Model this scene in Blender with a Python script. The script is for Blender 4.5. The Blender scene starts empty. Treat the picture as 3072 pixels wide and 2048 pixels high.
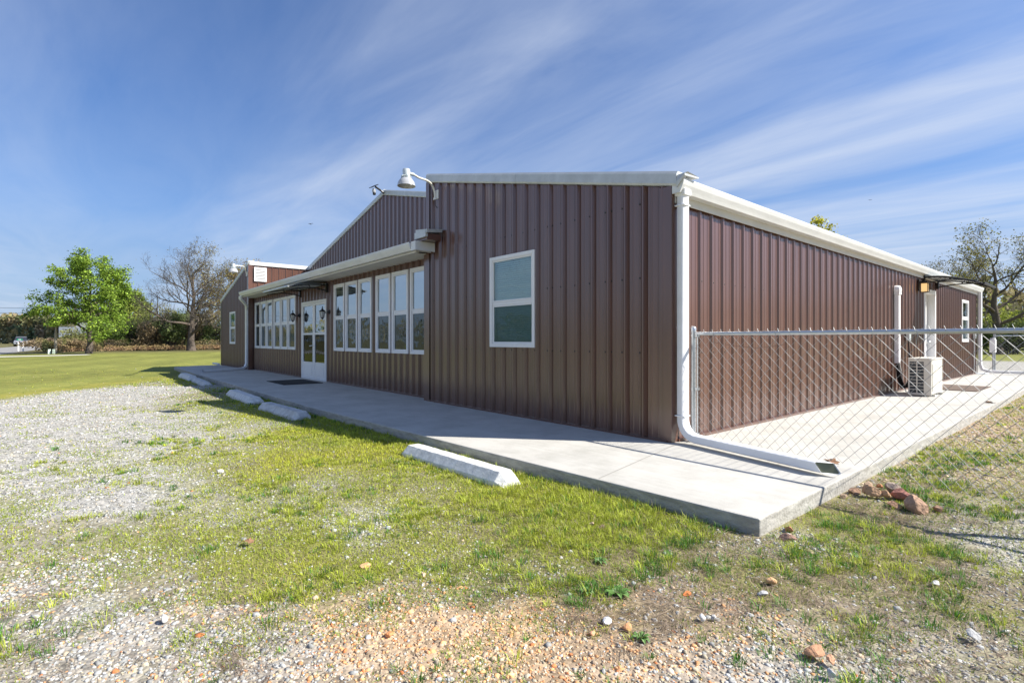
import bpy, bmesh, math, random
import numpy as np
from mathutils import Vector, Matrix
scene = bpy.context.scene
col = scene.collection
R = math.radians
rng = np.random.default_rng(11)
random.seed(11)

# ------------------------------------------------------------------ camera, sky, sun, exposure
CAM = (2.872, -4.452, 1.0)
cam_d = bpy.data.cameras.new('camera')
cam = bpy.data.objects.new('camera', cam_d)
col.objects.link(cam)
scene.camera = cam
cam.location = CAM
cam.rotation_euler = (R(90), 0, R(49.883))
cam_d.sensor_width = 36
cam_d.lens = 18.164
cam_d.shift_y = -0.0013
cam_d.clip_start = 0.05
cam_d.clip_end = 3000
SUN = Vector((0.86, 0.74, 1.0)).normalized()          # towards the sun
SUN_EL = math.asin(SUN.z)
SUN_AZ = math.atan2(SUN.x, SUN.y)

world = bpy.data.worlds.new('World')
scene.world = world
world.use_nodes = True
nt = world.node_tree
nt.nodes.clear()
def L(a, b): nt.links.new(a, b)
def mth(op, a, b=None, clamp=False):
    n = nt.nodes.new('ShaderNodeMath'); n.operation = op; n.use_clamp = clamp
    for i, v in enumerate((a, b)):
        if v is None: continue
        if isinstance(v, (int, float)): n.inputs[i].default_value = v
        else: L(v, n.inputs[i])
    return n.outputs[0]
def ramp(fac, stops, interp='EASE'):
    n = nt.nodes.new('ShaderNodeValToRGB'); L(fac, n.inputs[0])
    cr = n.color_ramp; cr.interpolation = interp
    while len(cr.elements) < len(stops): cr.elements.new(0.5)
    for e, (p, v) in zip(cr.elements, stops):
        e.position = p; e.color = v if isinstance(v, tuple) else (v, v, v, 1)
    return n.outputs[0]
sky = nt.nodes.new('ShaderNodeTexSky')
sky.sky_type = 'NISHITA'
sky.sun_disc = False
sky.sun_elevation = SUN_EL
sky.sun_rotation = SUN_AZ
sky.altitude = 100
sky.air_density = 1.0
sky.dust_density = 0.6
sky.ozone_density = 3.0
tc = nt.nodes.new('ShaderNodeTexCoord')
sep = nt.nodes.new('ShaderNodeSeparateXYZ'); L(tc.outputs['Generated'], sep.inputs[0])
zz = mth('MAXIMUM', mth('ADD', sep.outputs[2], 0.015), 0.02)
u = mth('DIVIDE', sep.outputs[0], zz)
v = mth('DIVIDE', sep.outputs[1], zz)
# high thin cirrus drawn out along one wind direction
def cloudnoise(su, sv, scale, detail, rough, dist, off=0.0):
    cb = nt.nodes.new('ShaderNodeCombineXYZ')
    L(mth('MULTIPLY', u, su), cb.inputs[0]); L(mth('MULTIPLY', v, sv), cb.inputs[1]); cb.inputs[2].default_value = off
    n = nt.nodes.new('ShaderNodeTexNoise'); L(cb.outputs[0], n.inputs['Vector'])
    n.inputs['Scale'].default_value = scale; n.inputs['Detail'].default_value = detail
    n.inputs['Roughness'].default_value = rough; n.inputs['Distortion'].default_value = dist
    return n.outputs[0]
n_big = cloudnoise(0.30, 0.55, 0.9, 5, 0.55, 0.6, 1.3)
n_mid = cloudnoise(0.50, 1.7, 1.1, 7, 0.55, 0.7, 7.1)
n_fine = cloudnoise(1.3, 6.0, 1.2, 6, 0.7, 0.9, 3.3)
vw = mth('ADD', v, mth('MULTIPLY', mth('SUBTRACT', n_big, 0.5), 1.3))
vw = mth('ADD', vw, mth('MULTIPLY', u, 0.04))
vn = mth('DIVIDE', mth('ADD', vw, 2.0), 10.0, True)        # v -2..8 -> 0..1
band = ramp(vn, [(0.0, 0.75), (0.14, 0.42), (0.235, 0.24), (0.275, 0.62), (0.30, 0.78), (0.35, 0.60), (0.41, 0.58), (0.45, 0.92), (0.50, 1.0), (0.545, 0.60), (0.57, 0.26), (0.60, 0.75), (0.66, 0.95), (1.0, 0.9)])  # first stops: unseen cloud behind the camera, added to brighten window reflections
tex = mth('ADD', mth('MULTIPLY', n_mid, 0.95), mth('MULTIPLY', n_fine, 0.14))
tex = mth('MULTIPLY', mth('SUBTRACT', tex, 0.16, True), 1.5)
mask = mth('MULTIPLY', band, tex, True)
hz = ramp(sep.outputs[2], [(0.0, 0.95), (0.10, 0.70), (0.24, 0.24), (0.42, 0.0)])      # pale band near the horizon
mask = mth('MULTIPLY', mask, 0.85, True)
def cmix(fac, a, c, blend='MIX'):
    n = nt.nodes.new('ShaderNodeMix'); n.data_type = 'RGBA'; n.blend_type = blend
    for i, s_ in ((0, fac), (6, a), (7, c)):
        if isinstance(s_, (float, tuple)): n.inputs[i].default_value = s_
        else: L(s_, n.inputs[i])
    return n.outputs[2]
tinted = cmix(1.0, sky.outputs[0], (0.60, 0.97, 1.42, 1), 'MULTIPLY')
hazed = cmix(mth('MULTIPLY', hz, 0.95), tinted, (3.2, 4.3, 6.2, 1))
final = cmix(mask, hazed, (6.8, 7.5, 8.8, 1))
bg = nt.nodes.new('ShaderNodeBackground'); bg.inputs[1].default_value = 0.058
L(final, bg.inputs[0])
wo = nt.nodes.new('ShaderNodeOutputWorld'); L(bg.outputs[0], wo.inputs[0])

sun_d = bpy.data.lights.new('sun', 'SUN')
sun_d.energy = 5.0
sun_d.angle = R(0.55)
sun_d.color = (1.0, 0.94, 0.84)
sun = bpy.data.objects.new('sun', sun_d)
col.objects.link(sun)
sun.location = (20, 18, 25)
sun.rotation_euler = SUN.to_track_quat('Z', 'Y').to_euler()

scene.render.engine = 'CYCLES'
scene.view_settings.view_transform = 'Standard'
scene.view_settings.look = 'None'
scene.view_settings.gamma = 1
scene.view_settings.exposure = 0.90
scene.view_settings.use_curve_mapping = False

# ------------------------------------------------------------------ materials
def mat(name, base, rough=0.6, metal=0.0, var=0.0, vscale=3.0, vstretch=(1, 1, 1), col2=None, bump=0.0, bscale=60.0, attr=None, spec=None, trans=0.0, emit=None):
    m = bpy.data.materials.new(name); m.use_nodes = True
    t = m.node_tree; b = t.nodes['Principled BSDF']
    b.inputs['Roughness'].default_value = rough; b.inputs['Metallic'].default_value = metal
    b.inputs['Base Color'].default_value = (*base, 1)
    if spec is not None: b.inputs['Specular IOR Level'].default_value = spec
    if trans: b.inputs['Transmission Weight'].default_value = trans
    if emit:
        b.inputs['Emission Color'].default_value = (*emit[:3], 1); b.inputs['Emission Strength'].default_value = emit[3]
    co = t.nodes.new('ShaderNodeTexCoord'); mp = t.nodes.new('ShaderNodeMapping')
    t.links.new(co.outputs['Object'], mp.inputs[0]); mp.inputs['Scale'].default_value = vstretch
    src = None
    if attr:
        a = t.nodes.new('ShaderNodeAttribute'); a.attribute_name = attr; src = a.outputs['Color']
        t.links.new(src, b.inputs['Base Color'])
    if var > 0:
        n = t.nodes.new('ShaderNodeTexNoise'); n.inputs['Scale'].default_value = vscale; n.inputs['Detail'].default_value = 6; n.inputs['Roughness'].default_value = 0.65
        t.links.new(mp.outputs[0], n.inputs['Vector'])
        r = t.nodes.new('ShaderNodeValToRGB'); t.links.new(n.outputs[0], r.inputs[0])
        r.color_ramp.elements[0].position = 0.32; r.color_ramp.elements[1].position = 0.68
        c2 = col2 or tuple(min(1, c * (1 + var)) for c in base)
        c1 = tuple(c * (1 - var) for c in base) if col2 is None else base
        if src is not None:
            r.color_ramp.elements[0].color = (1 - var,) * 3 + (1,); r.color_ramp.elements[1].color = (1 + var,) * 3 + (1,)
            mm = t.nodes.new('ShaderNodeMix'); mm.data_type = 'RGBA'; mm.blend_type = 'MULTIPLY'; mm.inputs[0].default_value = 1
            t.links.new(src, mm.inputs[6]); t.links.new(r.outputs[0], mm.inputs[7]); t.links.new(mm.outputs[2], b.inputs['Base Color'])
        else:
            r.color_ramp.elements[0].color = (*c1, 1); r.color_ramp.elements[1].color = (*c2, 1)
            t.links.new(r.outputs[0], b.inputs['Base Color'])
    if bump > 0:
        n = t.nodes.new('ShaderNodeTexNoise'); n.inputs['Scale'].default_value = bscale; n.inputs['Detail'].default_value = 5
        t.links.new(co.outputs['Object'], n.inputs['Vector'])
        bp = t.nodes.new('ShaderNodeBump'); bp.inputs['Strength'].default_value = bump; bp.inputs['Distance'].default_value = 0.01
        t.links.new(n.outputs[0], bp.inputs['Height']); t.links.new(bp.outputs[0], b.inputs['Normal'])
    return m
def glass(name, tint, refl, wav=0.0, dark=None, gcol=(0.88, 0.96, 1.0)):
    m = bpy.data.materials.new(name); m.use_nodes = True
    t = m.node_tree; t.nodes.clear()
    o = t.nodes.new('ShaderNodeOutputMaterial'); g = t.nodes.new('ShaderNodeBsdfGlossy'); g.inputs['Roughness'].default_value = 0.015
    g.inputs['Color'].default_value = (*gcol, 1)
    tr = t.nodes.new('ShaderNodeBsdfTransparent'); tr.inputs[0].default_value = (*tint, 1)
    lw = t.nodes.new('ShaderNodeFresnel'); lw.inputs[0].default_value = refl
    if dark:
        d = t.nodes.new('ShaderNodeBsdfDiffuse'); d.inputs[0].default_value = (*dark, 1)
        m2 = t.nodes.new('ShaderNodeMixShader'); m2.inputs[0].default_value = 0.62
        t.links.new(tr.outputs[0], m2.inputs[1]); t.links.new(d.outputs[0], m2.inputs[2]); under = m2.outputs[0]
    else: under = tr.outputs[0]
    ms = t.nodes.new('ShaderNodeMixShader')
    t.links.new(lw.outputs[0], ms.inputs[0]); t.links.new(under, ms.inputs[1]); t.links.new(g.outputs[0], ms.inputs[2]); t.links.new(ms.outputs[0], o.inputs[0])
    if wav:
        co = t.nodes.new('ShaderNodeTexCoord'); n = t.nodes.new('ShaderNodeTexNoise'); n.inputs['Scale'].default_value = 3.5; n.inputs['Detail'].default_value = 2
        t.links.new(co.outputs['Object'], n.inputs['Vector'])
        bp = t.nodes.new('ShaderNodeBump'); bp.inputs['Strength'].default_value = wav; bp.inputs['Distance'].default_value = 0.02
        t.links.new(n.outputs[0], bp.inputs['Height']); t.links.new(bp.outputs[0], g.inputs['Normal'])
    return m
def concrete(name, base):
    m = mat(name, base, rough=0.85, var=0.09, vscale=1.1, bump=0.25, bscale=160)
    t = m.node_tree; b = t.nodes['Principled BSDF']; prev = b.inputs['Base Color'].links[0].from_socket
    co = t.nodes.new('ShaderNodeTexCoord')
    def layer(prev, scale, stretch, lo, hi, a):
        mp = t.nodes.new('ShaderNodeMapping'); mp.inputs['Scale'].default_value = stretch; t.links.new(co.outputs['Object'], mp.inputs[0])
        n = t.nodes.new('ShaderNodeTexNoise'); n.inputs['Scale'].default_value = scale; n.inputs['Detail'].default_value = 8; n.inputs['Roughness'].default_value = 0.7
        t.links.new(mp.outputs[0], n.inputs['Vector'])
        r = t.nodes.new('ShaderNodeValToRGB'); t.links.new(n.outputs[0], r.inputs[0])
        r.color_ramp.elements[0].position = lo; r.color_ramp.elements[1].position = hi
        r.color_ramp.elements[0].color = (a, a, a * 0.98, 1); r.color_ramp.elements[1].color = (1, 1, 1, 1)
        mm = t.nodes.new('ShaderNodeMix'); mm.data_type = 'RGBA'; mm.blend_type = 'MULTIPLY'; mm.inputs[0].default_value = 1
        t.links.new(prev, mm.inputs[6]); t.links.new(r.outputs[0], mm.inputs[7]); return mm.outputs[2]
    prev = layer(prev, 2.2, (1, 1, 1), 0.28, 0.55, 0.86)
    prev = layer(prev, 5.5, (1, 1, 1), 0.22, 0.42, 0.82)
    prev = layer(prev, 9, (0.12, 2.6, 1), 0.3, 0.6, 0.90)      # broom strokes
    prev = layer(prev, 90, (1, 1, 1), 0.25, 0.45, 0.80)
    t.links.new(prev, b.inputs['Base Color'])
    return m
M = {}
M['brown'] = mat('brown_painted_steel', (0.116, 0.053, 0.036), rough=0.30, var=0.16, vscale=1.6, vstretch=(6, 6, 0.5), spec=0.8, bump=0.04, bscale=5)
_b = M['brown'].node_tree.nodes['Principled BSDF']; _b.inputs['Coat Weight'].default_value = 0.45; _b.inputs['Coat Roughness'].default_value = 0.16; _b.inputs['Coat IOR'].default_value = 1.55
M['trim'] = mat('white_painted_steel', (0.66, 0.67, 0.66), rough=0.4, var=0.08, vscale=2.0, vstretch=(1, 1, 3), spec=0.5)
M['galv'] = mat('weathered_roof_steel', (0.52, 0.54, 0.53), rough=0.42, metal=0.25, var=0.12, vscale=5)
M['vinyl'] = mat('white_vinyl', (0.80, 0.80, 0.80), rough=0.45, var=0.03, vscale=4)
M['spout'] = mat('white_gutter_metal', (0.78, 0.79, 0.80), rough=0.38, var=0.05, vscale=3, vstretch=(1, 1, 2))
M['inside'] = mat('shaded_spout_inside', (0.16, 0.17, 0.11), rough=0.8)
M['soffit'] = mat('cream_soffit', (0.62, 0.60, 0.54), rough=0.6, var=0.05)
M['slab'] = concrete('pale_concrete', (0.49, 0.478, 0.445))
M['slabedge'] = mat('rough_dark_slab_edge', (0.27, 0.26, 0.235), rough=0.95, var=0.3, vscale=7, vstretch=(1, 1, 4), col2=(0.47, 0.46, 0.43), bump=0.9, bscale=40)  # darker, mottled concrete for the vertical slab faces
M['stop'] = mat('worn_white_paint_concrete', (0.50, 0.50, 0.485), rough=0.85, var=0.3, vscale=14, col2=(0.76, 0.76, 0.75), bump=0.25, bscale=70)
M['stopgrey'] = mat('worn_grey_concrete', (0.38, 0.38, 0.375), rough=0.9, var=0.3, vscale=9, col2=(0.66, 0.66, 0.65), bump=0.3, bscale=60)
M['black'] = mat('black_powder_coat', (0.012, 0.012, 0.013), rough=0.4)
M['rubber'] = mat('black_rubber', (0.015, 0.015, 0.016), rough=0.85, bump=0.4, bscale=200)
M['brownmat'] = mat('brown_doormat', (0.13, 0.095, 0.075), rough=0.95, var=0.2, vscale=20, bump=0.5, bscale=200)
M['pipe'] = mat('galvanised_pipe', (0.50, 0.53, 0.56), rough=0.33, metal=0.75, var=0.12, vscale=9, vstretch=(1, 1, 1))
M['wire'] = mat('galvanised_wire', (0.31, 0.32, 0.33), rough=0.5, metal=0.25, var=0.2, vscale=8)
M['lampmetal'] = mat('pale_grey_cast_metal', (0.55, 0.60, 0.60), rough=0.4, metal=0.3)
M['refractor'] = mat('ribbed_clear_plastic', (0.42, 0.43, 0.45), rough=0.15, spec=0.8)
M['arm'] = mat('white_conduit', (0.70, 0.68, 0.60), rough=0.4)
M['amber'] = mat('warm_seeded_glass', (0.55, 0.42, 0.22), rough=0.3, emit=(1.0, 0.62, 0.25, 0.45))
M['bulbglass'] = mat('clear_lantern_glass', (0.55, 0.58, 0.60), rough=0.08, spec=0.9)
M['ac'] = mat('beige_metal_casing', (0.66, 0.64, 0.57), rough=0.5, var=0.04, vscale=3)
M['acdark'] = mat('dark_coil_fins', (0.035, 0.045, 0.055), rough=0.6)
M['paper'] = mat('white_paper', (0.8, 0.8, 0.8), rough=0.8)
M['blind'] = mat('white_blind_slats', (0.90, 0.91, 0.91), rough=0.6, var=0.05, vscale=2)
M['dark'] = mat('unlit_room', (0.05, 0.05, 0.05), rough=0.9)
M['screen'] = glass('screened_glass', (0.30, 0.36, 0.36), 1.75, wav=0.25, dark=(0.035, 0.05, 0.05))
M['screent'] = glass('screened_teal_glass', (0.50, 0.72, 0.70), 1.35, wav=0.3, dark=(0.06, 0.115, 0.11))
M['glass'] = glass('coated_glass', (0.95, 0.98, 1.0), 6.0, wav=0.04)
M['glasst'] = glass('teal_glass', (0.82, 1.0, 0.98), 2.6, wav=0.05, gcol=(0.84, 1.0, 0.98))
M['glassdoor'] = glass('dark_door_glass', (0.35, 0.33, 0.30), 1.2, wav=0.08)
M['poly'] = mat('smoked_polycarbonate', (0.35, 0.40, 0.44), rough=0.15, spec=0.7)
M['floor'] = M['dark']

# ------------------------------------------------------------------ object helpers
BASE = {}
def tagit(o, label=None, cat=None, group=None, kind=None):
    if label: o['label'] = label
    if cat: o['category'] = cat
    if group: o['group'] = group
    if kind: o['kind'] = kind
    return o
def thing(name, loc, label, cat, group=None):
    o = bpy.data.objects.new(name, None); col.objects.link(o); o.location = loc; o.empty_display_size = 0.2
    BASE[o.name] = Vector(loc)
    return tagit(o, label, cat, group)
class MB:
    def __init__(s): s.v = []; s.f = []
    def add(s, vs, fs):
        k = len(s.v); s.v += [tuple(p) for p in vs]; s.f += [tuple(i + k for i in f) for f in fs]; return s
    def box(s, a, b):
        x0, y0, z0 = a; x1, y1, z1 = b
        return s.add([(x0, y0, z0), (x1, y0, z0), (x1, y1, z0), (x0, y1, z0), (x0, y0, z1), (x1, y0, z1), (x1, y1, z1), (x0, y1, z1)],
                     [(0, 3, 2, 1), (4, 5, 6, 7), (0, 1, 5, 4), (1, 2, 6, 5), (2, 3, 7, 6), (3, 0, 4, 7)])
    def prism(s, a, b):                 # two equal polygons joined
        n = len(a)
        return s.add(list(a) + list(b), [tuple(range(n))[::-1], tuple(range(n, 2 * n))] + [(i, (i + 1) % n, n + (i + 1) % n, n + i) for i in range(n)])
    def quad(s, a, b, c, d): return s.add([a, b, c, d], [(0, 1, 2, 3)])
    def tube(s, pts, r, n=8, cap=True, sq=None):
        pts = [Vector(p) for p in pts]; rs = r if isinstance(r, (list, tuple)) else [r] * len(pts)
        k = len(s.v); ref = None
        for i, p in enumerate(pts):
            d = (pts[min(i + 1, len(pts) - 1)] - pts[max(i - 1, 0)])
            if d.length < 1e-9: d = Vector((0, 0, 1))
            d.normalize()
            if ref is None:
                ref = Vector((0, 0, 1)) if abs(d.z) < 0.9 else Vector((1, 0, 0))
            a = (ref - d * ref.dot(d))
            if a.length < 1e-4: a = Vector((1, 0.3, 0)); a = a - d * a.dot(d)
            a.normalize(); bb = d.cross(a); ref = a
            for j in range(n):
                if sq:
                    ca = ((1, 1), (-1, 1), (-1, -1), (1, -1))[j]; q = p + a * ca[0] * sq[0] + bb * ca[1] * sq[1]
                else:
                    th = 2 * math.pi * j / n; q = p + (a * math.cos(th) + bb * math.sin(th)) * rs[i]
                s.v.append(tuple(q))
        m = len(pts)
        for i in range(m - 1):
            for j in range(n):
                s.f.append((k + i * n + j, k + i * n + (j + 1) % n, k + (i + 1) * n + (j + 1) % n, k + (i + 1) * n + j))
        if cap: s.f.append(tuple(k + j for j in range(n))[::-1]); s.f.append(tuple(k + (m - 1) * n + j for j in range(n)))
        return s
    def lathe(s, c, prof, n=20, axis=None):
        k = len(s.v); c = Vector(c); rot = Matrix.Identity(3) if axis is None else Vector((0, 0, 1)).rotation_difference(Vector(axis)).to_matrix()
        for r, z in prof:
            for j in range(n):
                th = 2 * math.pi * j / n; s.v.append(tuple(c + rot @ Vector((r * math.cos(th), r * math.sin(th), z))))
        for i in range(len(prof) - 1):
            for j in range(n):
                s.f.append((k + i * n + j, k + i * n + (j + 1) % n, k + (i + 1) * n + (j + 1) % n, k + (i + 1) * n + j))
        s.f.append(tuple(k + j for j in range(n))[::-1]); s.f.append(tuple(k + (len(prof) - 1) * n + j for j in range(n)))
        return s
    def build(s, name, m, parent=None, smooth=False, bevel=0.0, label=None, kind=None, solid=0.0, base=None, angle=40):
        me = bpy.data.meshes.new(name)
        off = Vector(base) if base is not None else (BASE.get(parent.name, Vector((0, 0, 0))) if parent is not None else Vector((0, 0, 0)))
        me.from_pydata([(x - off.x, y - off.y, z - off.z) for x, y, z in s.v], [], s.f)
        me.materials.append(m)
        o = bpy.data.objects.new(name, me); col.objects.link(o)
        if parent is not None: o.parent = parent
        elif base is not None: o.location = off
        BASE[o.name] = off
        if smooth:
            me.polygons.foreach_set('use_smooth', [True] * len(me.polygons)); me.set_sharp_from_angle(angle=R(angle))
        if solid: md = o.modifiers.new('thick', 'SOLIDIFY'); md.thickness = solid; md.offset = 0
        if bevel: md = o.modifiers.new('soft', 'BEVEL'); md.width = bevel; md.segments = 2; md.limit_method = 'ANGLE'
        return tagit(o, label, None, None, kind)
def fast_mesh(name, V, F, m, colors=None, parent=None, smooth=False, extra=None):
    """V (n,3) float, F (k,3 or 4) int, colors (n,3) per vertex"""
    me = bpy.data.meshes.new(name); n = len(V); k, w = F.shape
    me.vertices.add(n); me.vertices.foreach_set('co', np.ascontiguousarray(V, np.float32).ravel())
    me.loops.add(k * w); me.loops.foreach_set('vertex_index', np.ascontiguousarray(F, np.int32).ravel())
    me.polygons.add(k); me.polygons.foreach_set('loop_start', np.arange(0, k * w, w, dtype=np.int32))
    me.polygons.foreach_set('loop_total', np.full(k, w, np.int32))
    me.update(calc_edges=True)
    if colors is not None:
        a = me.color_attributes.new('Col', 'FLOAT_COLOR', 'POINT')
        c4 = np.ones((n, 4), np.float32); c4[:, :3] = colors; a.data.foreach_set('color', c4.ravel())
    if extra is not None:
        a = me.color_attributes.new('Mask', 'FLOAT_COLOR', 'POINT')
        c4 = np.ones((n, 4), np.float32); c4[:, :3] = extra; a.data.foreach_set('color', c4.ravel())
    if smooth: me.polygons.foreach_set('use_smooth', np.ones(k, bool))
    me.materials.append(m); me.validate()
    o = bpy.data.objects.new(name, me); col.objects.link(o)
    if parent is not None: o.parent = parent; BASE[o.name] = BASE.get(parent.name, Vector((0, 0, 0)))
    return o

# ------------------------------------------------------------------ value noise in world space
_tab = np.random.default_rng(5).random((256, 256))
def vnoise(x, y, s):
    x = np.asarray(x) * s + 1000.37; y = np.asarray(y) * s + 1000.91
    xi = np.floor(x).astype(int); yi = np.floor(y).astype(int); fx = x - xi; fy = y - yi
    fx = fx * fx * (3 - 2 * fx); fy = fy * fy * (3 - 2 * fy)
    a = _tab[xi & 255, yi & 255]; b = _tab[(xi + 1) & 255, yi & 255]; c = _tab[xi & 255, (yi + 1) & 255]; d = _tab[(xi + 1) & 255, (yi + 1) & 255]
    return (a * (1 - fx) + b * fx) * (1 - fy) + (c * (1 - fx) + d * fx) * fy
def fbm(x, y, s, o=4):
    t = 0; a = 1; n = 0
    for i in range(o): t = t + a * vnoise(x + 17.3 * i, y - 9.1 * i, s * 2 ** i); n += a; a *= 0.55
    return t / n
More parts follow.
